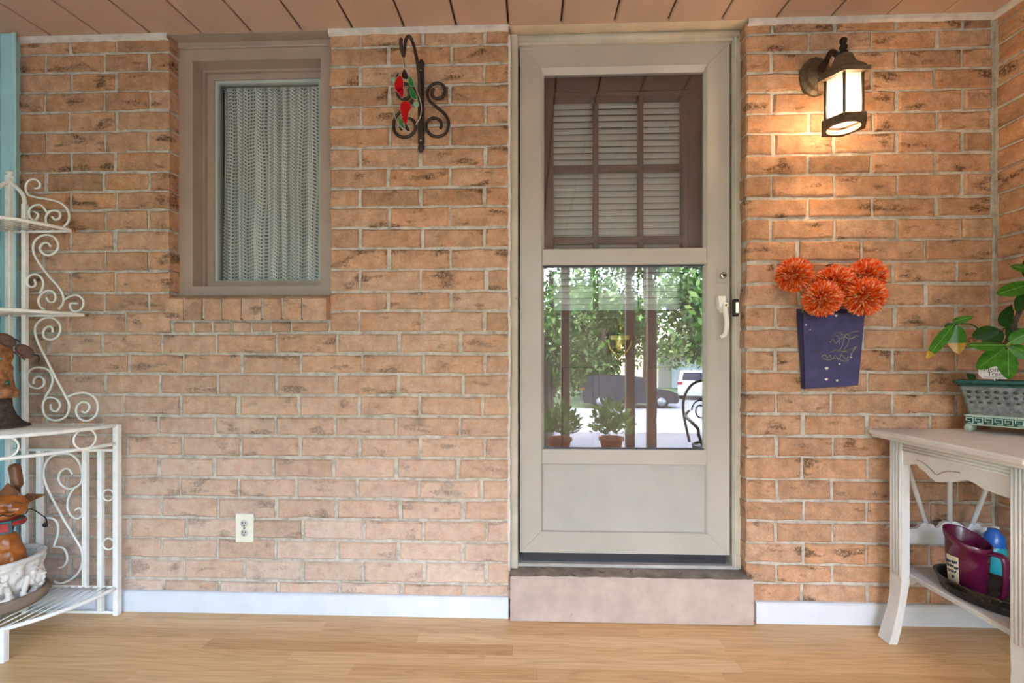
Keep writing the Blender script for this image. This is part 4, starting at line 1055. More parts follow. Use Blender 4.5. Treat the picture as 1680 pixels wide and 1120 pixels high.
# front apron
m = MB(); xf0, xf1 = LX + .031, TX1 - .046; N = 24
pts = [(xf0, top), (xf1, top)] + [(xf1 + (xf0 - xf1) * i / N, top - .058 - .03 * math.sin(math.pi * i / N) ** 2 - .006 * abs(math.sin(4 * math.pi * i / N))) for i in range(N + 1)]
m.prism(pts, FLY - .012, FLY + .004); m.build('front_apron', 'twood', tb)
m = MB().box(xf0, xf1, BLY - .0, BLY + .016, top - .05, top); m.build('back_apron', 'twood', tb)
# shelf
ZS = .262; SX = 1.405
m = MB().box(SX, TX1 - .016, FLY - .01, -.075, ZS - .016, ZS, .003); sh = m.build('shelf', 'twood', tb)
for dz in (.004, .009, .013): MB().tube([(SX - .0003, FLY, ZS - dz), (SX - .0003, -.08, ZS - dz)], .0016, 5).build('groove_bead', 'twood', sh)
m = MB().box(xf0, xf1, FLY - .018, FLY - .004, ZS + .03, ZS + .062, .003); m.build('front_rail', 'twood', tb)
# scalloped bracket under shelf
yk = -.10; z_ = ZS - .016; pts = [(SX, z_), (SX + .16, z_)] + [(SX + .16 - .16 * i / 12, z_ - .008 - .045 * (i / 12) ** 1.4 - .006 * abs(math.sin(i * .9))) for i in range(13)]
MB().prism(pts, yk, yk + .012).build('shelf_bracket', 'twood', tb)
# back rail with cut-outs and fan spindles
yr = -.088
def c5(a, b, y=yr): return aty(1400 + a / 2.546, 680 + b / 2.546, y)
prof = [(182, 478), (262, 476), (275, 470), (285, 455), (300, 450), (325, 458), (335, 458), (340, 470), (352, 474), (365, 466), (372, 452), (390, 447), (430, 447), (450, 458), (470, 474), (482, 470), (490, 455), (510, 452), (528, 458), (540, 472), (580, 470)]
up = [c5(a, b) for a, b in prof]; zl = c5(400, 540).z
pts = [(LX + .03, zl)] + [(p.x, p.z) for p in up] + [(TX1 - .05, up[-1].z), (TX1 - .05, zl)]
pts[1] = (LX + .03, pts[1][1])
MB().prism(pts, yr, yr + .014).build('back_rail', 'twood', tb)
for a, b, c, d in ((224, 205, 303, 455), (404, 270, 402, 450), (560, 300, 497, 455)):
    P, Q_ = c5(a, b, yr + .007), c5(c, d, yr + .007); dd = (P - Q_).normalized(); P = Q_ + dd * ((top - .02 - Q_.z) / dd.z)
    MB().tube([Q_ - dd * .004, P], .0085, 10).build('spindle', 'twood', tb)
# ---- pan, pitcher, bottle, jar on the shelf
px_, py_ = 1.520, -.345; a = R(12)
pan = thing('oval_tin_tray', 'tarnished dark oval tin tray on the table shelf', 'tray', (px_, py_, ZS))
m = MB().lathe([(.0, .001), (.085, .001), (.094, .004), (.106, .05), (.109, .052), (.107, .054), (.101, .049), (.090, .007), (0, .006)], (0, 0, 0), 40, 1, 1.6); 
m.v = [Matrix.Rotation(a, 3, 'Z') @ p + Vector((px_, py_, ZS)) for p in m.v]; m.build('tray_body', 'pan', pan)
m = MB()
for t_ in (2.7, 3.5):
    pts = []
    for k in range(12):
        th = t_ + .4 * k / 11; pts.append(Matrix.Rotation(a, 3, 'Z') @ Vector((.1045 * math.cos(th), .1045 * 1.6 * math.sin(th), .03)) + Vector((px_, py_, ZS)))
    m.tube(pts, .004, 6)
m.build('embossed_bar', 'dark', pan)
gx_, gy_ = 1.488, -.285; gz_ = ZS + .007
pt = thing('plastic_pitcher', 'purple plastic scoop pitcher with a slanted rim in the tin tray', 'pitcher', (gx_, gy_, gz_))
hd_ = Vector((.36, -.93, 0)).normalized()      # handle side
def pit_ring(r, z, top_): 
    out = []
    for k in range(40):
        t = 2 * math.pi * k / 40; d = Vector((math.cos(t), math.sin(t), 0)); s_ = d.dot(hd_)
        zz = z if not top_ else z - .045 * (s_ * .5 + .5)
        out.append(Vector((gx_, gy_, gz_)) + d * (r * (1 + .10 * abs(s_) ** 2)) + Vector((0, 0, zz)))
    return out
def rings_mesh(rs, cap0=True):
    m = MB(); m.smooth = True; n = len(rs[0]); vs = [p for r_ in rs for p in r_]
    fs = [[n * i + k, n * i + (k + 1) % n, n * i + n + (k + 1) % n, n * i + n + k] for i in range(len(rs) - 1) for k in range(n)]
    if cap0: fs.append(list(range(n))[::-1])
    return m.add(vs, fs)
rings_mesh([pit_ring(.042, 0, 0), pit_ring(.047, .006, 0), pit_ring(.0525, .11, 0), pit_ring(.0545, .182, 1), pit_ring(.058, .184, 1), pit_ring(.059, .206, 1), pit_ring(.0565, .208, 1), pit_ring(.0545, .204, 1), pit_ring(.049, .10, 0), pit_ring(.042, .01, 0), pit_ring(.002, .008, 0)]).build('pitcher_body', 'purple', pt)
O = Vector((gx_, gy_, gz_)); e2 = Vector((-hd_.y, hd_.x, 0))
hp = cr([O + hd_ * .060 + Vector((0, 0, .145)), O + hd_ * .086 + Vector((0, 0, .150)), O + hd_ * .100 + Vector((0, 0, .135)), O + hd_ * .101 + Vector((0, 0, .08)), O + hd_ * .096 + Vector((0, 0, .028)), O + hd_ * .086 + Vector((0, 0, .016))], 5)
m = MB(); m.smooth = True; sec = []
for i, p in enumerate(hp):
    t = (hp[min(i + 1, len(hp) - 1)] - hp[max(i - 1, 0)]).normalized(); n_ = t.cross(e2).normalized(); w_ = .018 * (1 - .35 * i / len(hp))
    sec += [p + e2 * w_ + n_ * .002, p + e2 * w_ * .5 + n_ * .008, p - e2 * w_ * .5 + n_ * .008, p - e2 * w_ + n_ * .002, p - e2 * w_ * .6 - n_ * .004, p + e2 * w_ * .6 - n_ * .004]
n = len(hp); m.add(sec, [[6 * i + k, 6 * i + (k + 1) % 6, 6 * i + 6 + (k + 1) % 6, 6 * i + 6 + k] for i in range(n - 1) for k in range(6)] + [[0, 1, 2, 3, 4, 5], [6 * n - 1 - k for k in range(6)]]); m.build('pitcher_handle', 'purple', pt)
m = MB(); m.smooth = True; vs = []
for j in range(8):
    z = .03 + .09 * j / 7
    for k in range(9):
        t = R(160) + R(46) * k / 8; d = Vector((math.cos(t), math.sin(t), 0)); s_ = d.dot(hd_); r_ = (.0472 + .0055 * (z / .11)) * (1 + .10 * s_ * s_) + .0012
        vs.append(O + d * r_ + Vector((0, 0, z - .004 * (k % 2) * (j == 0))))
lbl = m.add(vs, [[9 * j + k, 9 * j + k + 1, 9 * j + 10 + k, 9 * j + 9 + k] for j in range(7) for k in range(8)]).build('paper_label', 'label', pt)
m = MB()
for zz, ks in ((.098, (0, 3.4)), (.100, (4, 7)), (.085, (0.5, 5)), (.082, (5.5, 7.5)), (.068, (1, 6.5)), (.05, (4, 5))):
    pts = []
    for k in range(10):
        kk = ks[0] + (ks[1] - ks[0]) * k / 9; t = R(160) + R(46) * kk / 8; d = Vector((math.cos(t), math.sin(t), 0)); s_ = d.dot(hd_); r_ = (.0472 + .0055 * (zz / .11)) * (1 + .10 * s_ * s_) + .0015
        pts.append(O + d * r_ + Vector((0, 0, zz + .005 * math.sin(k * 2.3))))
    m.tube(pts, .0022, 4)
m.build('label_print', 'label_ink', lbl)
bx_, by_ = ux(1630, -.17) , -.17
bo = thing('plastic_bottle', 'teal plastic bottle with a blue collar half hidden behind the near table leg', 'bottle', (bx_, by_, ZS))
MB().lathe([(0, 0), (.034, 0), (.037, .006), (.037, .10), (.033, .12)], (bx_, by_, ZS), 20).build('bottle_body', 'teal', bo)
MB().lathe([(.033, .118), (.034, .13), (.03, .155), (.018, .17), (.016, .18), (0, .18)], (bx_, by_, ZS), 20).build('bottle_cap', 'blue_cap', bo)
jx, jy = 1.755, -.42
ja = thing('glass_jar', 'clear glass jar with a knobbed lid on the table shelf', 'jar', (jx, jy, ZS))
MB().lathe([(0, .001), (.050, .001), (.054, .008), (.054, .13), (.047, .15), (.045, .15), (.050, .128), (.050, .01), (0, .006)], (jx, jy, ZS), 24).build('jar_body', 'glass', ja)
MB().lathe([(.05, .152), (.05, .16), (.03, .172), (.008, .178), (.014, .19), (.010, .203), (0, .205)], (jx, jy, ZS), 20).build('jar_lid', 'glass', ja)
MB().lathe([(0, .007), (.049, .008), (.049, .05), (.03, .056), (0, .052)], (jx, jy, ZS), 20).build('jar_contents', 'pot_stud', ja)

# ================================================================== MONEY TREE
Lc = Vector((1.628, -.105, 0)); tdir = Vector((.62, -.785, 0)).normalized(); nd = Vector((-tdir.y, tdir.x, 0))   # nd points inward (to the corner)
if nd.x < 0: nd = -nd
PL, PD = .205, .085
zp = ZT; O0 = Lc + tdir * PL / 2 + nd * PD / 2
mt = thing('potted_money_tree', 'money tree in a grey and green glazed planter on the white table', 'plant', (O0.x, O0.y, zp))
def loc(a, b, z): return Vector((O0.x, O0.y, zp + z)) + tdir * a + nd * b
def rect(hx, hy, z, ch=.008): 
    return [loc(-hx + ch, -hy, z), loc(hx - ch, -hy, z), loc(hx, -hy + ch, z), loc(hx, hy - ch, z), loc(hx - ch, hy, z), loc(-hx + ch, hy, z), loc(-hx, hy - ch, z), loc(-hx, -hy + ch, z)]
def stack(rs): 
    n = len(rs[0]); m = MB(); m.add([p for r_ in rs for p in r_], [[n * i + k, n * i + (k + 1) % n, n * i + n + (k + 1) % n, n * i + n + k] for i in range(len(rs) - 1) for k in range(n)]); return m
hx, hy = PL / 2, PD / 2
body = [(-.012, .064), (-.010, .078), (-.006, .10), (.000, .13), (.008, .155), (.014, .178)]
pot = stack([rect(hx + d, hy + d * .7, z) for d, z in body]).build('planter_body', 'pot_grey', mt)
stack([rect(hx - .004, hy - .003, .03), rect(hx - .004, hy - .003, .064)]).build('green_band', 'pot_green', mt)
m = stack([rect(hx - .002, hy - .001, .058), rect(hx - .002, hy - .001, .066)]); m2 = stack([rect(hx - .002, hy - .001, .027), rect(hx - .002, hy - .001, .032)]); m.add(m2.v, m2.f); m.build('band_edge', 'pot_pale', mt)
stack([rect(hx + .014, hy + .012, .176), rect(hx + .026, hy + .02, .184), rect(hx + .026, hy + .02, .194), rect(hx + .016, hy + .012, .194), rect(hx + .014, hy + .01, .17)]).build('green_rim', 'pot_green', mt)
MB().add(rect(hx + .014, hy + .01, .176), [list(range(8))]).build('soil', 'soil', mt)
# Greek key on the visible front band (side -nd)
m = MB(); unit = .026; n = int((PL - .012) / unit)
def kbox(a0, a1, z0, z1): m.add([loc(a0, -hy + .0005, z0), loc(a1, -hy + .0005, z0), loc(a1, -hy + .0005, z1), loc(a0, -hy + .0005, z1), loc(a0, -hy + .005, z0), loc(a1, -hy + .005, z0), loc(a1, -hy + .005, z1), loc(a0, -hy + .005, z1)], [(0, 1, 2, 3), (0, 4, 5, 1), (1, 5, 6, 2), (2, 6, 7, 3), (3, 7, 4, 0)])
for i in range(n):
    a = -hx + .008 + i * unit; t_ = .0026
    kbox(a, a + unit * .74, .053, .053 + t_); kbox(a, a + t_, .043, .053); kbox(a, a + unit * .5, .0425, .0425 + t_)
    kbox(a + unit * .74, a + unit * .74 + t_, .0345, .0556); kbox(a + unit * .25, a + unit * .76, .0345, .0345 + t_)
m.build('greek_key', 'pot_pale', mt)
for r_ in range(3):
    for k in range(8):
        a = -hx + .018 + .0245 * k + (.006 if r_ == 2 else 0); z = .152 - .019 * r_; dd = .0035 if r_ == 0 else (-.0015 if r_ == 1 else -.005)
        if abs(a) > hx - .008: continue
        MB().ball(loc(a, -hy - dd, z), (.0085, .004, .0065), 8, 6, Euler((0, 0, math.atan2(tdir.y, tdir.x)))).build('stud', 'pot_stud', pot)
for sa, sb_ in ((-1, -1), (1, -1), (1, 1), (-1, 1)):
    MB().ball(loc(sa * (hx - .014), sb_ * (hy - .012), .015), (.013, .013, .0145), 10, 8).build('foot', 'pot_pale', mt)
# trunks
def stem(pts, r0, r1, nm='stem', mat='bark'):
    P = cr(pts, 6); MB().tube(P, [r0 + (r1 - r0) * i / (len(P) - 1) for i in range(len(P))], 8).build(nm, mat, mt)
hub1 = aty(1652, 566, -.34); hub2 = aty(1566, 532, -.19); hub3 = aty(1690, 470, -.25); hub4 = aty(1645, 540, -.22)
r0 = loc(0, 0, .176)
stem([r0, loc(.0, -.0, .26), (1.70, -.2, 1.12), hub3], .012, .006, 'trunk')
stem([(1.70, -.2, 1.10), aty(1672, 545, -.27), hub1], .004, .0025, 'petiole', 'leaf_vein'); stem([loc(-.02, 0, .19), aty(1625, 575, -.17), aty(1600, 535, -.17), hub2], .003, .002, 'petiole', 'leaf_dk')
stem([(1.70, -.2, 1.10), aty(1668, 530, -.22), hub4], .003, .002, 'petiole', 'leaf_dk')
def leaf(base, tip, wd, side, droop=.0, mat='leaf', tipmat=None, split=.65):
    base, tip = Vector(base), Vector(tip); ax = tip - base; L = ax.length; s_ = Vector(side); s_ = (s_ - ax * (s_.dot(ax) / ax.length_squared)).normalized(); up_ = ax.cross(s_).normalized()
    m = MB(); m.smooth = True; N = 10; vs = []
    for i in range(N + 1):
        t = i / N; wv = wd * .5 * (math.sin(math.pi * t ** .8) ** .75 + .02) * (1 if t < .98 else .2)
        c = base + ax * t + Vector((0, 0, droop * (t - t * t) * 4 * L))
        for k in (-1, -.5, 0, .5, 1):
            vs.append(c + s_ * (wv * k) + up_ * (abs(k) * wv * .28 + .0015 * math.sin(t * 30) * abs(k)))
    for i in range(N):
        m.cur = 1 if (tipmat and i / N >= split) else 0
        m.add([], []); b = len(m.v)
    m.v = []; m.f = []; m.mi = []; m.sm = []
    m.v = [Vector(p) for p in vs]
    for i in range(N):
        for k in range(4): m.f.append([5 * i + k, 5 * i + k + 1, 5 * i + 6 + k, 5 * i + 5 + k]); m.mi.append(1 if (tipmat and i / N >= split) else 0); m.sm.append(True)
    o = m.build('leaf', [mat, tipmat or mat], mt)
    MB().tube([vs[5 * i + 2] - up_ * .0003 for i in range(N)], .0009, 4).build('midrib', 'leaf_vein' if mat == 'leaf' else mat, o)
cam_side = lambda b, t: (Vector(t) - Vector(b)).cross(Vector((.65, -.55, .25)))
def lf(u0, v0, y0, u1, v1, y1, wpx, mat='leaf', tipmat=None, droop=.0, split=.65, tilt=(-.3, -1, .35)):
    b, t = aty(u0, v0, y0), aty(u1, v1, y1); sd_ = (t - b).cross(Vector(tilt)); leaf(b, t, wpx / 800 * (2 + (y0 + y1) / 2), sd_, droop, mat, tipmat, split)
lf(1650, 566, -.34, 1584, 566, -.36, 20, tilt=(-.2, -1, .9)); lf(1649, 570, -.34, 1602, 606, -.38, 24); lf(1654, 572, -.34, 1655, 623, -.38, 28); lf(1656, 562, -.34, 1700, 538, -.38, 22); lf(1658, 567, -.34, 1712, 590, -.39, 24)
lf(1640, 540, -.22, 1594, 552, -.2, 24, 'leaf_dk'); lf(1645, 542, -.22, 1612, 575, -.22, 22, 'leaf_dk'); lf(1650, 538, -.22, 1690, 560, -.22, 26, 'leaf_dk'); lf(1645, 536, -.22, 1660, 500, -.2, 18, 'leaf_dk')
lf(1566, 531, -.19, 1519, 589, -.22, 17, 'leaf', 'leaf_yel', .0, .74); lf(1570, 533, -.19, 1573, 582, -.2, 26, 'leaf', 'leaf_yel', .0, .6); lf(1562, 528, -.19, 1597, 519, -.2, 12, 'leaf'); lf(1566, 530, -.185, 1557, 545, -.17, 18, 'leaf_dk')
lf(1700, 440, -.25, 1657, 437, -.29, 16); lf(1695, 464, -.25, 1634, 483, -.3, 24); lf(1690, 476, -.25, 1668, 512, -.28, 20, 'leaf_dk'); lf(1690, 470, -.25, 1740, 480, -.3, 24); lf(1690, 465, -.25, 1720, 420, -.28, 22); lf(1692, 462, -.25, 1690, 415, -.2, 20, 'leaf_dk')
lf(1600, 622, -.12, 1586, 612, -.1, 10, 'leaf_dk')
# plant tag
tgc = aty(1632, 602, -.185)
tg = thing('plant_tag', 'white plant tag printed with green emblem in the money tree planter', 'tag', tgc)
tn = -nd.normalized(); tx = tdir
def tp(a, b, d=0): return tgc + tx * a + Vector((0, 0, b)) + tn * d
w2, h2 = .043, .042
oc = [(-w2 + .012, -h2), (w2 - .012, -h2), (w2, -h2 + .014), (w2, .004), (.02, .02), (.014, h2 + .008), (-.014, h2 + .008), (-.02, .02), (-w2, .004), (-w2, -h2 + .014)]
m = MB().prism_dir([tp(a, b) for a, b in oc], -tn * .001); m.build('tag_card', 'tag', tg)
MB().tube([tp(0, -h2, -.001), tp(0, -.055, -.001)], .002, 6).build('tag_stake', 'tag', tg)
MB().add([tp(.016 * math.cos(k * .42), .016 + .013 * math.sin(k * .42), .0006) for k in range(15)], [list(range(15))]).build('emblem', 'tag_green', tg)
MB().tube([tp(-.01, .008, .001), tp(0, .018, .001), tp(.01, .024, .001)], .002, 4).build('emblem_leaf', 'tag', tg)
for txt, bz_, sz in (('Money', -.010, .022), ('Tree', -.025, .020)):
    me = text_mesh(txt, sz); me.transform(Matrix((tuple(tx) + (0,), (0, 0, 1, 0), (0, 0, 0, 0), (0, 0, 0, 1))).transposed() if False else Matrix(((tx.x, 0, tn.x, 0), (tx.y, 0, tn.y, 0), (0, 1, 0, 0), (0, 0, 0, 1))))
    me.materials.clear(); me.materials.append(MAT['ink']); o = bpy.data.objects.new('printed_word', me); COL.objects.link(o); o.parent = tg; o.location = Vector((0, 0, bz_)) + tn * .0008
MB().tube([tp(-.03, -.036, .0008), tp(.025, -.036, .0008)], .0007, 4).build('printed_line', 'ink', tg)

# ================================================================== WHITE IRON CORNER RACK
K0 = Vector((XL + .065, -.05, 0)); YP = -.045          # inner corner of the rack, plane of its wall side
xc_ = ux(16, YP); Kx = xc_
rk = thing('corner_rack', 'white wrought iron corner rack with scrolls and curved shelves', 'rack', (Kx, YP, 0))
IR = .0045
def T(pts, r=IR, nm='bar', n=8, mat='white_iron', par=None): return MB().tube(pts, r, n).build(nm, mat, par or rk)
def sq(x, y, z0, z1, h=.011, nm='post'): return MB().box(x - h, x + h, y - h, y + h, z0, z1, .002).build(nm, 'white_iron', rk)
def Zt(v, u=100): return aty(u, v, YP).z
Z3 = atz(0, 0, 1).z * 0 + aty(190, 697, YP).z; Z2 = aty(140, 517, YP).z; Z1 = aty(120, 379, YP).z; Z0 = aty(190, 963, YP).z
xp2 = ux(41, YP)
sq(Kx, YP, .002, aty(17, 290, YP).z); sq(xp2, YP, .002, aty(41, 335, YP).z, .009)
MB().lathe([(.012, 0), (.015, .004), (.015, .008), (.008, .012), (.013, .02), (.013, .026), (.0, .03)], (Kx, YP, aty(17, 292, YP).z), 12).build('finial', 'white_iron', rk)
za = aty(17, 298, YP).z
MB().tube(cr([(Kx, YP, za), (Kx + .028, YP, za - .022), (xp2 - .006, YP, za - .06), (xp2, YP, aty(41, 335, YP).z - .01)], 6), .008, 8).build('arch', 'white_iron', rk)
MB().tube(cr([(Kx, YP, za), (Kx - .0, YP - .028, za - .022), (Kx, YP - .056, za - .06), (Kx, YP - .066, aty(41, 335, YP).z - .01)], 6), .008, 8).build('arch', 'white_iron', rk)
sq(Kx, YP - .066, .002, aty(41, 335, YP).z, .009)
rks = {}
def shelf(z, r, nm, wires=True, bar=.007):
    arc = [(Kx + r * math.sin(t), YP - r * math.cos(t), z) for t in [i * math.pi / 2 / 20 for i in range(21)]]
    sh_ = MB().tube(arc, bar, 8).build(nm, 'white_iron', rk)
    MB().tube([(Kx - .0, YP, z), (Kx + r, YP, z)], .006, 6).build('shelf_rail', 'white_iron', sh_); MB().tube([(Kx, YP, z), (Kx, YP - r, z)], .006, 6).build('shelf_rail', 'white_iron', sh_)
    x = .018
    while x < r - .004:
        MB().tube([(Kx + x, YP, z + .003), (Kx + x, YP - math.sqrt(r * r - x * x), z + .003)], .0022, 5).build('shelf_wire', 'white_iron', sh_); x += .031
    return sh_
r1 = ux(120, YP) - Kx; r2 = ux(141, YP) - Kx; r3 = ux(192, YP) - Kx
shelf(Z1, r1, 'shelf'); shelf(Z2, r2, 'shelf'); s3 = shelf(Z3, r3, 'shelf', bar=.008); s0 = shelf(Z0, r3, 'shelf', bar=.008)
for z, r_ in ((Z1, r1), (Z2, r2)): MB().tube([(Kx + r_ - .004, YP - .006, z), (Kx + r_ + .012, YP - .006, z)], .0065, 8).build('rusted_end', 'rust', rk)
# lower cabinet part
sq(ux(192, YP), YP, .001, Z3 + .004, .011); 
fl_ = atz(-2, 1089, 0); ang = math.radians(46)
lg = Vector((Kx + r3 * math.sin(ang), YP - r3 * math.cos(ang), 0)); MB().box(lg.x - .011, lg.x + .011, lg.y - .011, lg.y + .011, .001, Z0, .002).build('front_leg', 'white_iron', rk)
zr2 = Zt(738); zbt = Zt(1003)
for u in (65.5, 140.5, 165.5): sq(ux(u, YP), YP, zbt if u > 160 else Z0, zr2, .0095, 'upright')
T([(Kx, YP, zr2), (ux(192, YP), YP, zr2)], .006, 'frame_rail'); T([(Kx, YP, zbt), (ux(192, YP), YP, zbt)], .006, 'frame_rail')
zb3 = Zt(727, 187)
arc = [(Kx + r3 * math.sin(t), YP - r3 * math.cos(t), zb3) for t in [i * math.pi / 2 / 20 for i in range(21)]]; T(arc, .0065, 'front_band')
for u, v, y, r_ in ((177.5, 812, YP, 9.5), (178, 892, YP, 9.5)):
    c = aty(u, v, y); rr = r_ / 800 * (2 + y); MB().tube([(c.x + rr * math.cos(t), c.y, c.z + rr * math.sin(t)) for t in [k * math.pi / 12 for k in range(24)]], .0035, 6, True).build('ring', 'white_iron', rk)
for ang in (R(74), R(46), R(18)):
    c = Vector((Kx + r3 * math.sin(ang), YP - r3 * math.cos(ang), (Z3 + zb3) / 2)); tt = Vector((math.cos(ang), math.sin(ang), 0)); rr = (Z3 - zb3) / 2
    MB().tube([c + tt * rr * math.cos(t) + Vector((0, 0, rr * math.sin(t))) for t in [k * math.pi / 12 for k in range(24)]], .0035, 6, True).build('ring', 'white_iron', rk)
k1 = 2.49
SCR = [[(143, 147), (160, 143), (163, 128), (150, 113), (130, 110), (112, 122), (105, 145), (115, 172), (150, 183), (200, 192), (245, 205), (272, 228), (283, 258), (278, 285), (260, 303)],
 [(140, 242), (155, 250), (152, 268), (138, 277), (122, 262), (120, 235), (140, 217), (165, 215), (180, 228), (192, 245)],
 [(213, 262), (225, 275), (243, 268), (245, 248), (228, 237), (205, 240), (190, 258), (187, 280), (195, 298)],
 [(208, 386), (195, 370), (175, 372), (163, 390), (175, 412), (200, 420), (228, 405), (238, 378), (225, 350), (195, 337), (160, 345), (138, 372), (138, 410), (160, 452), (200, 505), (240, 550), (258, 585), (258, 615), (240, 640)],
 [(140, 518), (145, 540), (130, 550), (113, 540), (113, 515), (128, 500), (150, 498), (170, 512), (177, 535), (172, 560), (163, 572)],
 [(190, 592), (200, 610), (220, 610), (228, 590), (215, 568), (190, 565), (168, 580), (157, 605), (165, 630), (180, 642)],
 [(262, 602), (285, 588), (315, 583), (338, 600), (340, 625), (325, 645), (300, 648), (287, 632), (290, 617), (318, 617)],
 [(215, 735), (212, 715), (195, 712), (178, 728), (180, 755), (205, 765), (232, 755), (247, 725), (240, 695), (212, 676), (175, 680), (150, 702), (143, 730), (155, 775), (190, 845), (225, 915), (265, 990), (283, 1030), (275, 1070), (250, 1090), (215, 1093), (185, 1075), (175, 1040), (182, 1010), (205, 1000), (235, 1010), (245, 1035), (230, 1057), (210, 1050), (207, 1028)],
 [(137, 945), (140, 925), (158, 915), (178, 925), (178, 950), (155, 963), (125, 955), (112, 930), (115, 900), (140, 880), (175, 880), (205, 895), (215, 930), (205, 965), (190, 990), (183, 1008)],
 [(275, 998), (310, 985), (350, 982), (385, 1000), (400, 1035), (390, 1075), (360, 1095), (330, 1090), (312, 1065), (315, 1035), (335, 1020), (360, 1025), (365, 1045), (350, 1062), (335, 1058)]]
for s_ in SCR: MB().tube(pxpath(s_, YP, (0, 250), k1, 5), .0042, 8).build('scroll', 'white_iron', rk)
SC2 = [[(350, 112), (335, 88), (310, 85), (288, 105), (283, 135), (300, 165), (335, 182), (370, 172), (392, 150), (398, 110), (385, 60), (350, 20), (300, 12), (250, 25), (220, 60), (210, 110), (225, 170), (270, 260), (320, 350), (370, 430), (395, 480), (398, 540), (375, 590), (330, 625), (290, 637), (262, 628)],
 [(360, 175), (340, 205), (328, 240), (328, 280), (345, 312), (375, 325), (397, 310), (395, 285), (380, 275), (362, 285)], [(225, 322), (255, 325), (278, 350), (280, 395), (268, 435), (260, 460)], [(258, 462), (300, 465), (320, 490), (325, 525), (308, 555), (285, 563)]]
for s_ in SC2: MB().tube(pxpath(s_, YP, (0, 740), 2.945, 5), .0042, 8).build('scroll', 'white_iron', rk)

# ---- carved post with sunglasses on the middle shelf
bz = Z3 + .012; bp = atz(-6, 700, bz); bx, by = bp.x, bp.y - .01
bu = thing('carved_wood_post', 'carved cypress face on a dark bell-shaped bark base on the rack shelf', 'carving', (bx, by, bz))
def wob(k, s_): return lambda r, z, a: r * (1 + k * noise.noise(Vector((math.cos(a) * 1.5, math.sin(a) * 1.5, z * s_))))
MB().lathe([(0, 0), (.128, 0), (.126, .006), (.098, .02), (.078, .045), (.066, .075), (.060, .115), (0, .118)], (bx, by, bz), 40, .8, .8, fn=lambda r, z, a: r * (1 + .03 * math.sin(a * 17) + .05 * noise.noise(Vector((math.cos(a) * 3, math.sin(a) * 3, z * 20))))).build('bark_base', 'bark', bu)
MB().lathe([(0, .11), (.060, .11), (.068, .118), (.066, .14), (.056, .15), (.050, .20), (.052, .225), (.048, .245), (.055, .27), (.050, .31), (.03, .325), (0, .328)], (bx, by, bz), 40, fn=lambda r, z, a: r * (1 + .22 * noise.noise(Vector((math.cos(a) * 1.5, math.sin(a) * 1.5, z * 30))) + .10 * noise.noise(Vector((math.cos(a) * 5, math.sin(a) * 5, z * 80))))).build('carved_head', 'cypress', bu)
d0 = (CAM - Vector((bx, by, 0))); d0.z = 0; d0.normalize(); rt = Vector((-d0.y, d0.x, 0))
def onh(a, z, r): return Vector((bx, by, bz + z)) + (d0 * math.cos(a) + rt * math.sin(a)) * r
for a_, z_ in ((.25, .262), (-.6, .262)): MB().ball(onh(a_, z_, .053), (.010, .010, .007), 10, 8).build('stone_eye', 'turq', bu)
MB().ball(onh(.75, .168, .052), (.009, .009, .012), 10, 8).build('green_stone', 'emerald', bu)
MB().ball(onh(-.18, .225, .055), (.014, .014, .03), 10, 8).build('nose', 'cypress', bu)
gl = thing('sunglasses', 'tortoiseshell sunglasses resting on top of the carved wooden face', 'sunglasses', onh(0, .32, .05))
for s_, cc in ((1, (40, 576)), (-1, (10, 558))):
    c = aty(cc[0], cc[1], by - .05 - (.02 if s_ < 0 else 0)); ax_ = (aty(40, 576, by - .05) - aty(10, 558, by - .07)).normalized(); v_ = Vector((0, 0, 1)) - ax_ * ax_.z; v_.normalize()
    lens = [c + ax_ * (.029 * math.cos(t)) + v_ * (.019 * math.sin(t)) for t in [k * math.pi / 10 for k in range(20)]]
    lo_2 = MB().add(lens, [list(range(20))]).build('lens', 'tortoise', gl); MB().tube(lens, .0035, 6, True).build('lens_rim', 'tortoise', lo_2)
    e_ = c + ax_ * (.03 * s_) + v_ * .008
    MB().tube(cr([e_, e_ + Vector((.002 * s_, .012, -.004)), e_ + Vector((-.012 * s_, .03, -.014)), e_ + Vector((-.030 * s_, .045, -.028))], 5), .0025, 6).build('temple', 'black', gl)
MB().tube([aty(20, 565, by - .06), aty(29, 570, by - .056)], .0028, 6).build('bridge', 'chrome', gl)
MB().tube(cr([aty(22, 577, by - .055), aty(32, 583, by - .05), aty(41, 590, by - .045)], 4), .003, 6).build('nose_strap', 'black', gl)

# ---- saucer, plaster bowl and carved cat on the lowest shelf
sx, sy = -2.005, -.235; sz = Z0 + .010
sa = MB().lathe([(0, .003), (.10, .0), (.125, .004), (.143, .018), (.149, .040), (.143, .054), (.130, .054), (.118, .030), (.08, .018), (0, .018)], (sx, sy, sz), 44, fn=lambda r, z, a: r * (1 + .015 * noise.noise(Vector((math.cos(a) * 2, math.sin(a) * 2, z * 10))))).build('clay_saucer', 'saucer', None, (sx, sy, sz))
tag(sa, 'thick weathered clay saucer under the plaster bowl on the lowest rack shelf', 'saucer')
bz0 = sz + .024; bh = .165
bw = thing('plaster_bowl', 'white cast plaster bowl with cherub faces in relief', 'bowl', (sx, sy, bz0))
def orn(r, z, a):
    if r < .08 or z < .01: return r
    n_ = noise.noise(Vector((math.cos(a) * 5.5, math.sin(a) * 5.5, z * 42))); n2 = noise.noise(Vector((math.cos(a) * 12, math.sin(a) * 12, z * 90)))
    return r + (.012 * n_ + .006 * n2 + .004 * abs(math.sin(a * 9))) * (1 if z < bh - .018 else .15)
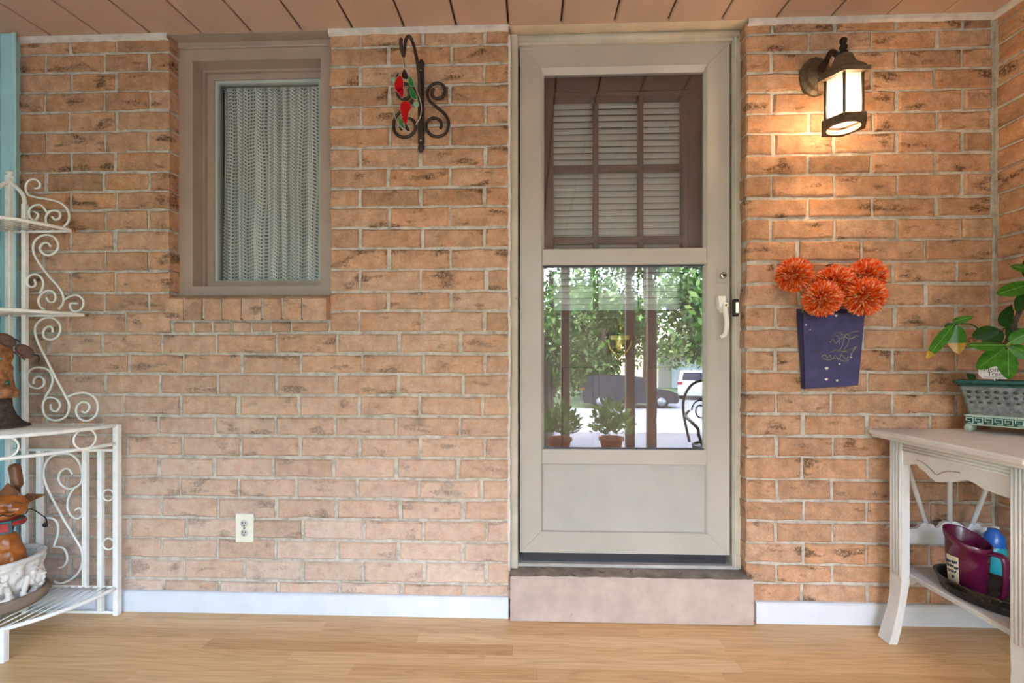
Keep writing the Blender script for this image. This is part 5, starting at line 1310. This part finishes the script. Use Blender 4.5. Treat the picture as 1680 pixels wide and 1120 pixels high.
prof = [(0, 0), (.080, 0)] + [(.084 + .046 * (i / 20) ** .8, .012 + (bh - .03) * i / 20) for i in range(21)] + [(.134, bh - .014), (.137, bh - .006), (.133, bh), (.122, bh), (.116, bh - .01), (.095, .05), (0, .04)]
MB().lathe(prof, (sx, sy, bz0), 160, fn=orn).build('bowl_body', 'marble', bw)
for k, th in enumerate((R(-52), R(20), R(-125), R(95), R(165))):
    dr = Vector((math.cos(th), math.sin(th), 0)); ta = Vector((-dr.y, dr.x, 0)); B_ = Vector((sx, sy, bz0 + .072)) + dr * .112
    f = lambda a, b, c: B_ + ta * a + Vector((0, 0, b)) + dr * c
    pr = [(f(0, 0, .004), (.026, .026, .034)), (f(0, -.002, .030), (.006, .006, .010)), (f(0, .014, .024), (.018, .010, .006)), (f(.013, -.008, .018), (.011, .011, .011)), (f(-.013, -.008, .018), (.011, .011, .011)), (f(0, -.017, .026), (.009, .006, .0035)), (f(0, -.027, .020), (.010, .009, .008)), (f(.010, .005, .024), (.005, .005, .003)), (f(-.010, .005, .024), (.005, .005, .003))]
    blob('cherub_face', pr, .0022, 'marble', bw, 3)
    hr = []; rg = random.Random(k)
    for i in range(15):
        a_ = R(-25 + 230 * i / 14); hr.append((f(.031 * math.cos(a_), .006 + .034 * math.sin(a_), .006 + rg.uniform(0, .006)), (.010, .010, .010)))
    for i in range(6): hr.append((f(rg.uniform(-.05, .05), rg.uniform(-.05, -.038), .004 - .004), (.012, .012, .009)))
    for sgn in (1, -1):
        for i in range(4): hr.append((f(sgn * (.042 + .004 * i), .015 - .018 * i, .002 - .003 * i), (.010, .010, .014)))
    blob('curl_relief', hr, .0028, 'marble', bw, 2)
# cat
ccx, ccy = -1.985, -.215; cz0 = bz0 + .05
ct = thing('carved_cat', 'grinning varnished wooden cat figurine sitting in the plaster bowl', 'figurine', (ccx, ccy, cz0))
d0 = (CAM - Vector((ccx, ccy, 0))); d0.z = 0; d0.normalize(); d0 = (d0 + Vector((0, -.35, 0))).normalized(); rt = Vector((-d0.y, d0.x, 0))
zc_h = aty(12, 828, ccy).z - cz0; rz_ = math.atan2(rt.y, rt.x)
f = lambda a, b, c: Vector((ccx, ccy, cz0 + b)) + rt * a + d0 * c
E0 = (0, 0, rz_)
blob('cat_body', [(f(0, .05, .0), (.070, .062, .075), E0), (f(0, .10, .005), (.055, .05, .08), E0), (f(0, .15, .01), (.042, .042, .06), E0), (f(.05, .045, .01), (.032, .05, .05), E0), (f(-.05, .045, .01), (.032, .05, .05), E0),
      (f(.022, .06, .045), (.018, .02, .07), E0), (f(-.022, .06, .045), (.018, .02, .07), E0), (f(.022, .0, .06), (.02, .03, .015), E0), (f(-.022, .0, .06), (.02, .03, .015), E0)], .004, 'carved', ct, 4)
H_ = zc_h
blob('cat_head', [(f(0, H_, .01), (.062, .05, .045), E0), (f(.03, H_ - .012, .035), (.034, .028, .026), E0), (f(-.03, H_ - .012, .035), (.034, .028, .026), E0), (f(0, H_ - .006, .055), (.014, .014, .012), E0), (f(0, H_ - .032, .03), (.032, .026, .018), E0)], .0035, 'carved', ct, 3)
for s_ in (1, -1):
    e0 = [f(s_ * .035, H_ + .02, .02), f(s_ * .062, H_ + .002, .005), f(s_ * .105, H_ + .022, .0), f(s_ * .052, H_ + .035, .005)]
    m = MB(); m.add(e0 + [p - d0 * .014 for p in e0], [(0, 1, 2, 3), (7, 6, 5, 4), (0, 4, 5, 1), (1, 5, 6, 2), (2, 6, 7, 3), (3, 7, 4, 0)]); m.build('ear', 'carved_dk', ct)
    MB().tube(cr([f(s_ * .012, H_ + .012, .056), f(s_ * .030, H_ + .018, .054), f(s_ * .050, H_ + .008, .042)], 4), .0022, 5).build('eyelid', 'carved_dk', ct)
    MB().tube(cr([f(0, H_ - .022, .062), f(s_ * .02, H_ - .030, .060), f(s_ * .044, H_ - .018, .050), f(s_ * .056, H_ - .004, .034)], 4), .0024, 5).build('grin', 'dark', ct)
    MB().tube(cr([f(s_ * .01, H_ - .012, .065), f(s_ * .03, H_ - .016, .062), f(s_ * .052, H_ - .004, .046)], 4), .0018, 5).build('whisker_line', 'dark', ct)
m = MB().add([f(-.035, H_ + .03, .03), f(.035, H_ + .03, .03), f(.0, H_ + .085, .0), f(-.035, H_ + .03, -.02), f(.035, H_ + .03, -.02)], [(0, 1, 2), (1, 4, 2), (4, 3, 2), (3, 0, 2)]); m.build('crest', 'carved_dk', ct)
zcol = H_ - .062
MB().tube([f(.046 * math.cos(t), zcol, .012 + .044 * math.sin(t)) for t in [k * math.pi / 14 for k in range(28)]], .010, 8, True).build('collar', 'red', ct)
m = MB().tube([f(.048 * math.cos(t), zcol - .008, .012 + .046 * math.sin(t)) for t in [k * math.pi / 14 for k in range(28)]], .004, 6, True); m.tube([f(.048 * math.cos(t), zcol + .009, .012 + .046 * math.sin(t)) for t in [k * math.pi / 14 for k in range(28)]], .004, 6, True); m.build('collar_edge', 'collar_teal', ct)
bkx = MB(); B4 = [f(-.026, zcol + .012, .062), f(.022, zcol + .014, .064), f(.026, zcol - .032, .064), f(-.022, zcol - .034, .064)]; bkx.prism_dir(B4, -d0 * .008); bk = bkx.build('buckle', 'collar_teal', ct)
B5 = [f(-.018, zcol + .004, .0655), f(.014, zcol + .006, .0665), f(.018, zcol - .024, .0665), f(-.015, zcol - .026, .0655)]; MB().prism_dir(B5, -d0 * .004).build('buckle_inlay', 'red', bk)
tl0 = aty(24, 768, ccy + .06); tl1 = Vector((ccx, ccy, cz0)) - d0 * .05 + Vector((0, 0, .02))
blob('tail', [(tl0.lerp(tl1, i / 27) + rt * (.010 * math.sin(i * .25) * (i < 18)), (.010 + (.010 if i < 5 else 0), .010 + (.010 if i < 5 else 0), .020)) for i in range(28)], .004, 'carved_dk', ct, 3)
# wire lead
y_ = ccy - .0
wr = MB().tube(cr([aty(32, 846, y_), aty(42, 842, y_ + .03), aty(47, 835, y_ + .06), aty(55, 836, y_ + .09), aty(66, 843, y_ + .12), aty(75, 850, y_ + .14), aty(77, 858, y_ + .15)], 6), .0022, 6).build('wire_lead', 'black', None, aty(75, 850, y_ + .14))
tag(wr, 'thin black wire running from the wooden cat to the white rack', 'wire')
MB().ball(aty(74, 861, y_ + .15), (.012, .006, .010), 10, 8).build('plug', 'black', wr); MB().tube([aty(78, 864, y_ + .14), aty(83, 861, y_ + .14)], .0022, 6).build('clip', 'chrome', wr)
